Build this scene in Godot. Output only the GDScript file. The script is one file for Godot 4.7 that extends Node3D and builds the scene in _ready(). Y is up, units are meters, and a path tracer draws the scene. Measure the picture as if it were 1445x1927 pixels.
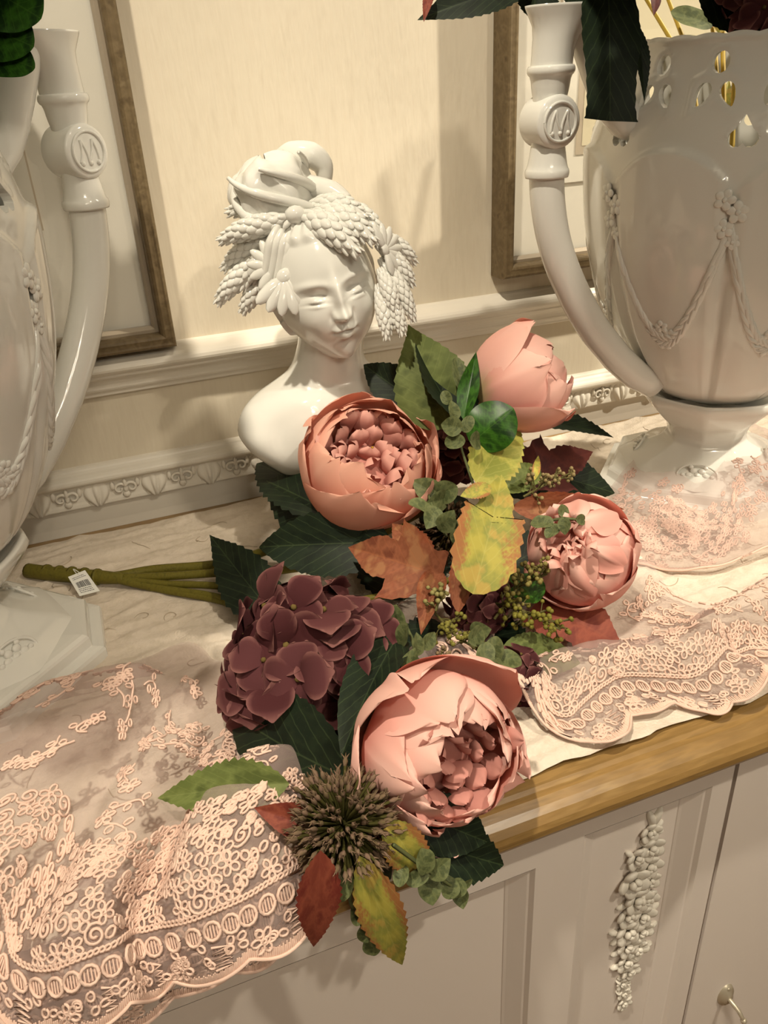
extends Node3D
# A porcelain bust, two handled urns and an artificial bouquet on a lace-covered sideboard against a panelled wall.
# Heights in the builders are measured from the table top, which stands TY above the floor.

const TY := 0.86
var rng := RandomNumberGenerator.new()
var mats := {}
var org := {}
var bars_tex: ImageTexture


func _ready() -> void:
	rng.seed = 7
	var cam := Camera3D.new()
	cam.name = "camera"
	cam.fov = 65.227
	cam.near = 0.02
	cam.far = 30.0
	cam.transform = Transform3D(Basis(Vector3(0.93227, -0.05209, 0.35800), Vector3(0.21104, 0.88206, -0.42123), Vector3(-0.29384, 0.46825, 0.83330)), Vector3(0, TY + 0.38, 0.794))
	add_child(cam)
	var we := WorldEnvironment.new()
	we.name = "environment"
	var env := Environment.new()
	env.background_mode = Environment.BG_COLOR
	env.background_color = Color(0.02, 0.018, 0.015)
	env.tonemap_mode = Environment.TONE_MAPPER_LINEAR
	env.tonemap_exposure = 0.94
	env.sdfgi_enabled = true
	env.ssao_enabled = true
	env.ssil_enabled = true
	we.environment = env
	add_child(we)
	make_materials()
	lamps()
	room()
	sideboard()
	cloth()
	urns()
	bust()
	bouquet()


class MB:
	var v := PackedVector3Array()
	var uv := PackedVector2Array()
	var c := PackedColorArray()
	var ix := PackedInt32Array()
	var colored := false

	func vert(p: Vector3, t := Vector2.ZERO, k := Color.WHITE) -> int:
		v.append(p)
		uv.append(t)
		c.append(k)
		return v.size() - 1

	func tri(a: int, b: int, d: int) -> void:
		ix.append(a)
		ix.append(b)
		ix.append(d)

	# rows of points; the surface faces (next row) x (next point)
	func grid(rows: Array, wrap := false, flip := false, cols: Array = [], uvs: Array = []) -> void:
		var m: int = rows[0].size()
		var at := v.size()
		for i in rows.size():
			for j in m:
				v.append(rows[i][j])
				uv.append(uvs[i][j] if uvs.size() else Vector2(float(j) / (m if wrap else m - 1), float(i) / maxi(1, rows.size() - 1)))
				c.append(cols[i][j] if cols.size() else Color.WHITE)
		if cols.size():
			colored = true
		for i in rows.size() - 1:
			for j in (m if wrap else m - 1):
				var k := (j + 1) % m
				var a := at + i * m + j
				var b := at + i * m + k
				var e := a + m
				var f := b + m
				if flip:
					ix.append_array([a, e, b, b, e, f])
				else:
					ix.append_array([a, b, e, b, f, e])

	func lathe(prof: Array, seg: int, o := Vector3.ZERO, b := Basis.IDENTITY) -> void:
		var rows := []
		for p in prof:
			var r := PackedVector3Array()
			for j in seg:
				var t := TAU * j / seg
				r.append(o + b * Vector3(cos(t) * p.x, p.y, sin(t) * p.x))
			rows.append(r)
		grid(rows, true)

	func tube(pts: Array, rad: Array, seg := 6, squash := 1.0, cap := true) -> void:
		var rows := []
		var n := pts.size()
		var u := Vector3.ZERO
		for i in n:
			var t: Vector3 = (pts[mini(i + 1, n - 1)] - pts[maxi(i - 1, 0)]).normalized()
			if u == Vector3.ZERO:
				u = t.cross(Vector3.UP if absf(t.y) < 0.9 else Vector3.RIGHT).normalized()
			u = (u - t * t.dot(u)).normalized()
			var w := u.cross(t)
			var q := float(i) / maxi(1, n - 1) * (rad.size() - 1)
			var r: float = lerpf(rad[int(q)], rad[mini(int(q) + 1, rad.size() - 1)], q - int(q))
			if cap and i == 0:
				rows.append(ring(pts[i], u, w, r * 0.02, seg, squash))
			rows.append(ring(pts[i], u, w, r, seg, squash))
			if cap and i == n - 1:
				rows.append(ring(pts[i], u, w, r * 0.02, seg, squash))
		grid(rows, true)

	func ring(p: Vector3, u: Vector3, w: Vector3, r: float, seg: int, squash: float) -> PackedVector3Array:
		var o := PackedVector3Array()
		for j in seg:
			var t := TAU * j / seg
			o.append(p + u * (cos(t) * r) + w * (sin(t) * r * squash))
		return o

	func blob(p: Vector3, b: Basis, nu := 6, nv := 8) -> void:
		var rows := []
		for i in nu + 1:
			var la := PI * (float(i) / nu - 0.5) * 0.998
			var r := PackedVector3Array()
			for j in nv:
				var t := TAU * j / nv
				r.append(p + b * Vector3(cos(t) * cos(la), sin(la), sin(t) * cos(la)))
			rows.append(r)
		grid(rows, true)

	func box(lo: Vector3, hi: Vector3, ch := 0.0) -> void:
		# a chamfered block: three stacked rings and two faces
		var rows := []
		for q in [[lo.y, ch, true], [lo.y, ch, false], [lo.y + ch, 0.0, false], [hi.y - ch, 0.0, false], [hi.y, ch, false], [hi.y, ch, true]]:
			var e: float = q[1]
			var r := PackedVector3Array([Vector3(lo.x + e, q[0], lo.z + e), Vector3(hi.x - e, q[0], lo.z + e), Vector3(hi.x - e, q[0], hi.z - e), Vector3(lo.x + e, q[0], hi.z - e)])
			if q[2]:
				var mid := (r[0] + r[2]) / 2
				for j in 4:
					r[j] = mid
			rows.append(r)
		for i in rows.size() - 1:
			for j in 4:
				var k := (j + 1) % 4
				var a := vert(rows[i][j])
				var b := vert(rows[i][k], Vector2(1, 0))
				var e := vert(rows[i + 1][j], Vector2(0, 1))
				var f := vert(rows[i + 1][k], Vector2.ONE)
				ix.append_array([a, b, e, b, f, e])

	# a profile of (z, y) points swept along x
	func along_x(prof: Array, x0: float, x1: float, hard := true) -> void:
		for i in prof.size() - 1:
			var p: Vector2 = prof[i]
			var q: Vector2 = prof[i + 1]
			var a := vert(Vector3(x0, p.y, p.x))
			var b := vert(Vector3(x1, p.y, p.x), Vector2(1, 0))
			var e := vert(Vector3(x0, q.y, q.x), Vector2(0, 1))
			var f := vert(Vector3(x1, q.y, q.x), Vector2.ONE)
			ix.append_array([a, e, b, b, e, f])

	func mesh(o := Vector3.ZERO) -> ArrayMesh:
		var n := PackedVector3Array()
		n.resize(v.size())
		for k in range(0, ix.size(), 3):
			var a := ix[k]
			var b := ix[k + 1]
			var d := ix[k + 2]
			var f := (v[d] - v[a]).cross(v[b] - v[a])
			n[a] += f
			n[b] += f
			n[d] += f
		for k in n.size():
			n[k] = n[k].normalized() if n[k].length_squared() > 1e-24 else Vector3.UP
		var w := v
		if o != Vector3.ZERO:
			w = v.duplicate()
			for k in w.size():
				w[k] -= o
		var arr := []
		arr.resize(Mesh.ARRAY_MAX)
		arr[Mesh.ARRAY_VERTEX] = w
		arr[Mesh.ARRAY_NORMAL] = n
		arr[Mesh.ARRAY_TEX_UV] = uv
		if colored:
			arr[Mesh.ARRAY_COLOR] = c
		arr[Mesh.ARRAY_INDEX] = ix
		var m := ArrayMesh.new()
		m.add_surface_from_arrays(Mesh.PRIMITIVE_TRIANGLES, arr)
		return m


# ---- nodes -------------------------------------------------------------------------------------
func numbered(called: String, parent: Node) -> String:
	if not parent.has_node(called):
		return called
	var k := 1
	while parent.has_node("%s_%03d" % [called, k]):
		k += 1
	return "%s_%03d" % [called, k]


func put_in(o: Node3D, called: String, parent: Node3D, at: Vector3) -> void:
	o.name = numbered(called, parent)
	parent.add_child(o, true)
	o.position = at + Vector3(0, TY, 0) if parent == self else at - org.get(parent, Vector3.ZERO)
	org[o] = at


func thing(called: String, label: String, category: String, at: Vector3, group := "") -> Node3D:
	var o := Node3D.new()
	put_in(o, called, self, at)
	tag(o, label, category, group)
	return o


func tag(o: Node, label: String, category: String, group := "") -> void:
	o.set_meta("label", label)
	o.set_meta("category", category)
	if group:
		o.set_meta("group", group)


# a mesh whose points are given in table coordinates, hung on its own middle point
func part(called: String, b: MB, m: Material, parent: Node3D, at := Vector3.INF) -> MeshInstance3D:
	if at == Vector3.INF:
		var lo := b.v[0]
		var hi := b.v[0]
		for p in b.v:
			lo = lo.min(p)
			hi = hi.max(p)
		at = (lo + hi) / 2
	var o := MeshInstance3D.new()
	o.mesh = b.mesh(at)
	o.material_override = m
	put_in(o, called, parent, at)
	return o


# a mesh already in its parent's own axes
func piece(called: String, m: Mesh, k: Material, parent: Node3D, t := Transform3D.IDENTITY) -> MeshInstance3D:
	var o := MeshInstance3D.new()
	o.mesh = m
	o.material_override = k
	o.name = numbered(called, parent)
	parent.add_child(o, true)
	o.transform = t
	return o


func structure(o: Node) -> void:
	o.set_meta("kind", "structure")


# ---- materials ---------------------------------------------------------------------------------
func noise(freq: float, oct: int, sd: int, ramp: Array, size := 512, normal := 0.0) -> NoiseTexture2D:
	var f := FastNoiseLite.new()
	f.noise_type = FastNoiseLite.TYPE_SIMPLEX_SMOOTH
	f.seed = sd
	f.frequency = freq
	f.fractal_octaves = oct
	var t := NoiseTexture2D.new()
	t.width = size
	t.height = size
	t.seamless = true
	t.noise = f
	if normal > 0.0:
		t.as_normal_map = true
		t.bump_strength = normal
	elif ramp.size():
		var g := Gradient.new()
		g.offsets = PackedFloat32Array(range(ramp.size()).map(func(k): return float(k) / (ramp.size() - 1)))
		g.colors = PackedColorArray(ramp)
		t.color_ramp = g
	return t


func plain(key: String, col: Color, rough: float, spec := 0.5) -> StandardMaterial3D:
	var m := StandardMaterial3D.new()
	m.resource_name = key
	m.albedo_color = col
	m.roughness = rough
	m.metallic_specular = spec
	mats[key] = m
	return m


func grained(key: String, ramp: Array, rough: float, freq: float, oct: int, scl: Vector3, bump := 0.0, spec := 0.4) -> StandardMaterial3D:
	var m := plain(key, Color.WHITE, rough, spec)
	m.albedo_texture = noise(freq, oct, key.hash() % 1000, ramp)
	m.uv1_triplanar = true
	m.uv1_world_triplanar = true
	m.uv1_scale = scl
	if bump > 0.0:
		m.normal_enabled = true
		m.normal_texture = noise(freq, oct, key.hash() % 1000 + 1, [], 512, bump)
		m.normal_scale = 0.5
	return m


func tinted(key: String, rough: float, back: Color, spec := 0.3) -> StandardMaterial3D:
	# dyed cloth: the dye is in the vertex colours, the weave in the texture
	var m := plain(key, Color.WHITE, rough, spec)
	m.vertex_color_use_as_albedo = true
	m.vertex_color_is_srgb = true
	if back != Color.BLACK:
		m.backlight_enabled = true
		m.backlight = back
	return m


# a leaf print: ground colours in patches, veins from the midrib, a tinted edge
func leaf_print(key: String, grounds: Array, vein: Color, vein_amount: float, edge: Color, edge_amount: float, rough: float, back: Color, sd: int) -> StandardMaterial3D:
	var f := FastNoiseLite.new()
	f.seed = sd
	f.frequency = 0.011
	f.fractal_octaves = 4
	var fine := FastNoiseLite.new()
	fine.seed = sd + 7
	fine.frequency = 0.09
	var web := FastNoiseLite.new()
	web.noise_type = FastNoiseLite.TYPE_CELLULAR
	web.cellular_return_type = FastNoiseLite.RETURN_DISTANCE2_SUB
	web.seed = sd + 3
	web.frequency = 0.055
	var w := 160
	var h := 256
	var im := Image.create(w, h, false, Image.FORMAT_RGB8)
	for y in h:
		var t := float(y) / h
		for x in w:
			var s := absf(float(x) / w - 0.5) * 2.0
			var g := clampf(f.get_noise_2d(x, y) * 1.3 + 0.5 + fine.get_noise_2d(x, y) * 0.12, 0.0, 0.999) * (grounds.size() - 1)
			var k: Color = grounds[int(g)].lerp(grounds[mini(int(g) + 1, grounds.size() - 1)], g - int(g))
			k = k.lerp(edge, edge_amount * smoothstep(0.55, 0.95, s + fine.get_noise_2d(y, x) * 0.25 + f.get_noise_2d(y, x) * 0.5))
			var rib := t - s * 0.42 + f.get_noise_2d(x * 2, y * 2) * 0.02
			var d := absf(fposmod(rib * 8.0, 1.0) - 0.5) / 8.0
			var a := 1.0 - smoothstep(0.002, 0.007, d)
			a = maxf(a, 1.0 - smoothstep(0.008, 0.022, s))
			a = maxf(a, 0.55 * (1.0 - smoothstep(-0.98, -0.9, web.get_noise_2d(x, y))))
			k = k.lerp(vein, a * vein_amount)
			im.set_pixel(x, y, k)
	var m := plain(key, Color.WHITE, rough, 0.35)
	m.albedo_texture = ImageTexture.create_from_image(im)
	m.backlight_enabled = true
	m.backlight = back
	return m


func make_materials() -> void:
	var wl := plain("wall_paint", Color(0.85, 0.81, 0.735), 0.72, 0.35)
	wl.albedo_texture = noise(0.02, 4, 11, [Color(0.975, 0.97, 0.965), Color(1, 1, 1), Color(0.985, 0.98, 0.975)])
	wl.uv1_triplanar = true
	wl.uv1_world_triplanar = true
	wl.uv1_scale = Vector3(9, 1.1, 9)
	wl.normal_enabled = true
	wl.normal_texture = noise(0.06, 3, 12, [], 512, 3.0)
	wl.normal_scale = 0.08
	plain("trim_paint", Color(0.87, 0.845, 0.8), 0.42, 0.45)
	plain("cabinet_paint", Color(0.92, 0.88, 0.85), 0.4, 0.45)
	plain("ceramic", Color(0.9, 0.895, 0.87), 0.09, 0.55)
	plain("mount_board", Color(0.9, 0.88, 0.83), 0.8)
	plain("mount_line", Color(0.72, 0.66, 0.57), 0.8)
	plain("mount_cream", Color(0.86, 0.82, 0.70), 0.8)
	grained("frame_wood", [Color(0.30, 0.245, 0.165), Color(0.45, 0.385, 0.28), Color(0.38, 0.32, 0.225), Color(0.52, 0.46, 0.35)], 0.55, 0.02, 4, Vector3(5, 5, 5), 2.0)
	plain("frame_slip", Color(0.62, 0.57, 0.5), 0.4)
	var gl := plain("glass", Color(1, 1, 1, 0.03), 0.02, 0.5)
	gl.transparency = BaseMaterial3D.TRANSPARENCY_ALPHA
	grained("gilt_wood", [Color(0.45, 0.35, 0.2), Color(0.60, 0.475, 0.285), Color(0.52, 0.405, 0.235), Color(0.68, 0.56, 0.36)], 0.32, 0.016, 4, Vector3(1.6, 14, 14), 1.0, 0.5)
	var cl := grained("runner_cloth", [Color(0.82, 0.77, 0.7), Color(0.88, 0.83, 0.77), Color(0.85, 0.8, 0.73)], 0.9, 0.02, 3, Vector3(6, 6, 6), 0.0, 0.1)
	cl.normal_enabled = true
	cl.normal_texture = noise(0.12, 2, 5, [], 512, 4.0)
	cl.normal_scale = 0.3
	plain("runner_thread", Color(0.74, 0.68, 0.6), 0.85, 0.1)
	var nt := plain("lace_net", Color(0.78, 0.69, 0.665, 0.36), 0.85, 0.1)
	nt.transparency = BaseMaterial3D.TRANSPARENCY_ALPHA
	nt.backlight_enabled = true
	nt.backlight = Color(0.3, 0.26, 0.24)
	var th := plain("lace_thread", Color(0.9, 0.775, 0.71), 0.8, 0.15)
	th.rim_enabled = true
	th.rim = 0.3
	grained("stem_green", [Color(0.3, 0.28, 0.08), Color(0.44, 0.41, 0.14), Color(0.37, 0.33, 0.1)], 0.6, 0.03, 3, Vector3(14, 14, 14), 1.0)
	tinted("petal", 0.8, Color(0.5, 0.4, 0.36), 0.15)
	tinted("floret", 0.85, Color(0.18, 0.12, 0.12), 0.1)
	tinted("spike", 0.85, Color.BLACK, 0.1)
	tinted("berry", 0.55, Color.BLACK, 0.3)
	var b1 := Color(0.12, 0.14, 0.08)
	leaf_print("dark_leaf", [Color(0.065, 0.105, 0.065), Color(0.11, 0.155, 0.095), Color(0.085, 0.13, 0.085)], Color(0.36, 0.42, 0.26), 0.42, Color(0.1, 0.15, 0.1), 0.3, 0.55, b1, 1)
	leaf_print("olive_leaf", [Color(0.3, 0.34, 0.16), Color(0.42, 0.46, 0.25), Color(0.36, 0.4, 0.2)], Color(0.52, 0.55, 0.33), 0.3, Color(0.3, 0.34, 0.16), 0.3, 0.6, Color(0.2, 0.2, 0.1), 2)
	leaf_print("bright_leaf", [Color(0.09, 0.19, 0.06), Color(0.2, 0.36, 0.1), Color(0.13, 0.25, 0.07)], Color(0.36, 0.5, 0.2), 0.35, Color(0.12, 0.25, 0.06), 0.2, 0.35, b1, 3)
	leaf_print("yellow_leaf", [Color(0.66, 0.62, 0.28), Color(0.60, 0.58, 0.26), Color(0.52, 0.53, 0.25), Color(0.66, 0.57, 0.28)], Color(0.72, 0.69, 0.4), 0.35, Color(0.60, 0.37, 0.23), 0.85, 0.6, Color(0.25, 0.2, 0.08), 4)
	leaf_print("lime_leaf", [Color(0.52, 0.53, 0.24), Color(0.62, 0.60, 0.29), Color(0.48, 0.50, 0.22)], Color(0.68, 0.66, 0.4), 0.4, Color(0.58, 0.46, 0.24), 0.3, 0.6, Color(0.2, 0.18, 0.08), 9)
	leaf_print("orange_leaf", [Color(0.43, 0.235, 0.16), Color(0.55, 0.335, 0.235), Color(0.48, 0.275, 0.185), Color(0.57, 0.39, 0.265)], Color(0.66, 0.4, 0.24), 0.3, Color(0.5, 0.23, 0.13), 0.5, 0.65, Color(0.25, 0.13, 0.08), 5)
	leaf_print("red_leaf", [Color(0.43, 0.19, 0.15), Color(0.54, 0.28, 0.21), Color(0.47, 0.22, 0.17)], Color(0.56, 0.32, 0.24), 0.3, Color(0.40, 0.13, 0.12), 0.5, 0.6, Color(0.25, 0.1, 0.07), 6)
	leaf_print("burgundy_leaf", [Color(0.24, 0.1, 0.1), Color(0.33, 0.15, 0.13), Color(0.28, 0.12, 0.11)], Color(0.36, 0.18, 0.15), 0.3, Color(0.2, 0.08, 0.08), 0.3, 0.65, Color(0.15, 0.07, 0.06), 7)
	leaf_print("eucalyptus_leaf", [Color(0.27, 0.30, 0.18), Color(0.39, 0.41, 0.26), Color(0.32, 0.35, 0.22)], Color(0.5, 0.54, 0.4), 0.25, Color(0.45, 0.48, 0.32), 0.4, 0.6, b1, 8)
	plain("yellow_stem", Color(0.72, 0.6, 0.2), 0.5)
	plain("tag_card", Color(0.86, 0.86, 0.84), 0.6)
	plain("antique_metal", Color(0.78, 0.74, 0.66), 0.35, 0.5).metallic = 0.5
	plain("ceiling_paint", Color(0.9, 0.88, 0.84), 0.9)
	grained("floor_boards", [Color(0.4, 0.3, 0.2), Color(0.52, 0.4, 0.27), Color(0.45, 0.34, 0.23)], 0.4, 0.02, 4, Vector3(0.5, 5, 5))
	plain("lamp_housing", Color(0.85, 0.85, 0.84), 0.4)


# ---- lamps and room ----------------------------------------------------------------------------
func unseen_ceiling_spot(at: Vector3, aim: Vector3, energy: float, angle: float, tint: Color, label: String, size := 0.03, soft := 0.5) -> void:
	var t := thing("unseen_ceiling_spotlight", label, "spotlight", at, "unseen ceiling spotlights")
	var d := (aim - at).normalized()
	var b := Basis(Quaternion(Vector3.DOWN, d))
	var h := MB.new()
	h.lathe([Vector2(0.0, 0.075), Vector2(0.03, 0.07), Vector2(0.04, 0.05), Vector2(0.046, -0.012), Vector2(0.043, -0.014), Vector2(0.036, 0.012), Vector2(0.0, 0.012)], 24, at, b)
	part("housing", h, mats.lamp_housing, t)
	var s := MB.new()
	s.tube([at + b * Vector3(0, 0.06, 0), Vector3(at.x, 1.94, at.z)], [0.008], 8)
	part("stalk", s, mats.lamp_housing, t)
	var e := MB.new()
	e.lathe([Vector2(0.0, 0.014), Vector2(0.034, 0.012), Vector2(0.03, 0.004), Vector2(0.018, -0.001), Vector2(0.0, -0.003)], 20, at, b)
	var m := StandardMaterial3D.new()
	m.albedo_color = Color(0.9, 0.88, 0.8)
	m.emission_enabled = true
	m.emission = tint
	m.emission_energy_multiplier = 14.0
	part("lamp_bulb", e, m, t)
	var l := SpotLight3D.new()
	l.name = "lamp_light"
	t.add_child(l, true)
	l.position = d * 0.016
	l.basis = Basis.looking_at(d, Vector3.FORWARD if absf(d.y) > 0.9 else Vector3.UP)
	l.light_color = tint
	l.light_energy = energy
	l.light_size = size
	l.spot_angle = angle
	l.spot_angle_attenuation = soft
	l.spot_range = 12.0
	l.spot_attenuation = 2.0
	l.shadow_enabled = true


func lamps() -> void:
	var warm := Color(1.0, 0.952, 0.86)
	unseen_ceiling_spot(Vector3(-0.30, 1.82, 0.80), Vector3(0.2, 0.0, 0.3), 3.1, 36.0, warm, "unseen white ceiling spotlight in front of the bust, towards the left urn")  # out of view, lights the bust, bouquet and front lace from the left
	unseen_ceiling_spot(Vector3(0.75, 1.82, 1.40), Vector3(0.43, 0.0, 0.36), 2.1, 20.0, warm, "unseen white ceiling spotlight in the middle of the room, facing the sideboard", 0.03, 1.0)  # out of view, lights the cabinet front and the right of the table
	unseen_ceiling_spot(Vector3(2.1, 1.82, 0.85), Vector3(0.63, 0.36, 0.0), 9.0, 14.0, warm, "unseen white ceiling spotlight close to the panelled wall, off to the right of the framed prints", 0.03, 1.0)  # out of view, lights the right print and the wall behind the urn
	unseen_chandelier(Vector3(0.2, 1.30, 2.5), warm)


# ten small bulbs, out of view: they brighten the fronts and glint on glaze
func unseen_chandelier(at: Vector3, tint: Color) -> void:
	var t := thing("unseen_chandelier", "unseen ring of ten small bare bulbs hanging in the middle of the room", "unseen_chandelier", at)
	var b := MB.new()
	b.tube(range(41).map(func(q): return at + Vector3(cos(q * TAU / 40) * 0.3, 0, sin(q * TAU / 40) * 0.3)), [0.008], 8, 1.0, false)
	part("ring", b, mats.antique_metal, t)
	b = MB.new()
	for k in 4:
		b.tube([at + Vector3(cos(k * TAU / 4) * 0.3, 0, sin(k * TAU / 4) * 0.3), at + Vector3(0, 0.35, 0)], [0.004], 6)
	b.tube([at + Vector3(0, 0.34, 0), Vector3(at.x, 1.94, at.z)], [0.006], 8)
	part("hanger", b, mats.antique_metal, t)
	var m := StandardMaterial3D.new()
	m.albedo_color = Color(0.9, 0.88, 0.8)
	m.emission_enabled = true
	m.emission = tint
	m.emission_energy_multiplier = 30.0
	for k in 10:
		var p := at + Vector3(cos(k * TAU / 10) * 0.3, 0.03, sin(k * TAU / 10) * 0.3)
		b = MB.new()
		b.lathe(curve([Vector2(0.0, -0.024), Vector2(0.008, -0.02), Vector2(0.009, -0.008), Vector2(0.018, 0.008), Vector2(0.016, 0.022), Vector2(0.0, 0.03)]), 14, p)
		part("bulb", b, m, t)
		var l := OmniLight3D.new()
		l.name = "bulb_light_%03d" % k
		t.add_child(l, true)
		l.position = p + Vector3(0, 0.006, 0) - at
		l.light_color = tint
		l.light_energy = 0.115
		l.light_size = 0.012
		l.omni_range = 12.0
		l.omni_attenuation = 2.0
		l.shadow_enabled = true


func slab(called: String, lo: Vector3, hi: Vector3, m: Material) -> MeshInstance3D:
	var b := MB.new()
	b.box(lo, hi)
	var o := part(called, b, m, self)
	structure(o)
	return o


func room() -> void:  # floor, ceiling and outer walls are unseen, set wide to keep bounced light low
	slab("floor", Vector3(-4.2, -TY - 0.1, -0.2), Vector3(5.2, -TY, 7.7), mats.floor_boards)
	slab("ceiling", Vector3(-4.2, 1.94, -0.2), Vector3(5.2, 2.04, 7.7), mats.ceiling_paint)
	slab("wall_left", Vector3(-4.2, -TY, -0.2), Vector3(-4.0, 1.94, 7.7), mats.wall_paint)
	slab("wall_right", Vector3(5.0, -TY, -0.2), Vector3(5.2, 1.94, 7.7), mats.wall_paint)
	slab("wall_front", Vector3(-4.0, -TY, 7.5), Vector3(5.0, 1.94, 7.7), mats.wall_paint)
	var w := slab("wall_back", Vector3(-4.0, -TY, -0.2), Vector3(5.0, 1.94, -0.008), mats.wall_paint)
	var x := 0.157 - 0.3 * 14
	while x < 5.0:
		var b := MB.new()
		b.box(Vector3(maxf(x, -4.0), 0.15, -0.0085), Vector3(minf(x + 0.3, 5.0), 1.94, 0.0), 0.0016)
		part("wall_board", b, mats.wall_paint, w)
		x += 0.3
	var lower := MB.new()
	lower.box(Vector3(-4.0, -TY, -0.0085), Vector3(5.0, 0.15, -0.001))
	part("wainscot_panel", lower, mats.wall_paint, w)
	var t := MB.new()
	t.along_x(curve([Vector2(-0.001, 0.173), Vector2(0.005, 0.1725), Vector2(0.008, 0.170), Vector2(0.011, 0.169), Vector2(0.0185, 0.166), Vector2(0.0225, 0.161), Vector2(0.0215, 0.156), Vector2(0.0165, 0.1535), Vector2(0.0165, 0.150), Vector2(0.011, 0.147), Vector2(0.0085, 0.141), Vector2(0.0085, 0.137), Vector2(0.005, 0.134), Vector2(0.0045, 0.130), Vector2(-0.001, 0.129)]), -4.0, 5.0)
	structure(part("trim_1", t, mats.trim_paint, self))
	var k := MB.new()
	k.along_x(curve([Vector2(-0.001, 0.062), Vector2(0.004, 0.061), Vector2(0.006, 0.057), Vector2(0.012, 0.054), Vector2(0.0145, 0.050), Vector2(0.0135, 0.046), Vector2(0.009, 0.044), Vector2(0.007, 0.040), Vector2(0.0075, 0.028), Vector2(0.009, 0.022), Vector2(0.0085, 0.0195), Vector2(0.003, 0.0185), Vector2(0.003, -0.05)]), -4.0, 5.0)
	var o := part("trim_2", k, mats.trim_paint, self)
	structure(o)
	var leafy := carved_leaf()
	var scroll := carved_scroll()
	for i in 42:
		var at := Vector3(-0.2 + i * 0.0285, 0.0325, 0.0075)
		var q := piece("carved_leaf" if i % 2 == 0 else "carved_scroll", leafy if i % 2 == 0 else scroll, mats.trim_paint, o, Transform3D(Basis.IDENTITY, at - org[o]))
		if i % 4 == 3:
			q.scale.x = -1
	picture(0.0735, -0.37, 0.174, 0.66, 0.022, "large framed mounted print behind the left urn, its brown wooden frame in shade")
	picture(0.419, 0.86, 0.193, 0.68, 0.0, "large framed mounted print behind the right urn, brightly lit, in a brown wooden frame")


func curve(p: Array) -> Array:
	# rounds a profile by cutting its corners once
	var o := [p[0]]
	for i in range(1, p.size() - 1):
		o.append(p[i].lerp(p[i - 1], 0.28))
		o.append(p[i].lerp(p[i + 1], 0.28))
	o.append(p[-1])
	return o


func carved_leaf() -> ArrayMesh:
	var b := MB.new()
	var rows := []
	for i in 15:
		var v := i / 14.0
		var r := PackedVector3Array()
		for j in 25:
			var u := j / 12.0 - 1.0
			var fan := atan2(u * 1.1, v + 0.25)
			var lobe := absf(cos(fan * 4.2))
			var w := 0.0135 * (0.5 + 0.5 * sin(PI * (0.15 + 0.75 * v))) * (0.84 + 0.16 * lobe)
			var z := 0.0062 * pow(maxf(0.0, 1.0 - u * u), 0.45) * (0.45 + 0.55 * lobe) * (0.35 + 0.65 * sin(PI * minf(1.0, v + 0.12)))
			r.append(Vector3(u * w, (v - 0.5) * 0.022 - 0.002 * (1.0 - u * u) * (1.0 - v), z - 0.0004))
		rows.append(r)
	b.grid(rows, false, true)
	return b.mesh()


func carved_scroll() -> ArrayMesh:
	var b := MB.new()
	for s in [-1.0, 1.0]:
		var pts := []
		var rad := []
		for k in 26:
			var t := k / 25.0
			var a: float = -0.6 + t * 7.5
			var q: float = 0.0068 * (1.0 - 0.8 * t)
			pts.append(Vector3(s * (0.0058 - cos(a) * q), sin(a) * q + 0.001, 0.0014 + 0.0012 * t))
			rad.append(0.0019 * (1.0 - 0.45 * t))
		b.tube(pts, rad, 6)
	b.blob(Vector3(0, 0.006, 0.001), Basis.from_scale(Vector3(0.0022, 0.0055, 0.0035)))
	b.blob(Vector3(0, -0.006, 0.001), Basis.from_scale(Vector3(0.004, 0.004, 0.003)))
	b.blob(Vector3(0.0125, 0.005, 0.0005), Basis.from_scale(Vector3(0.0025, 0.005, 0.0028)))
	b.blob(Vector3(-0.0125, 0.005, 0.0005), Basis.from_scale(Vector3(0.0025, 0.005, 0.0028)))
	return b.mesh()


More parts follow.
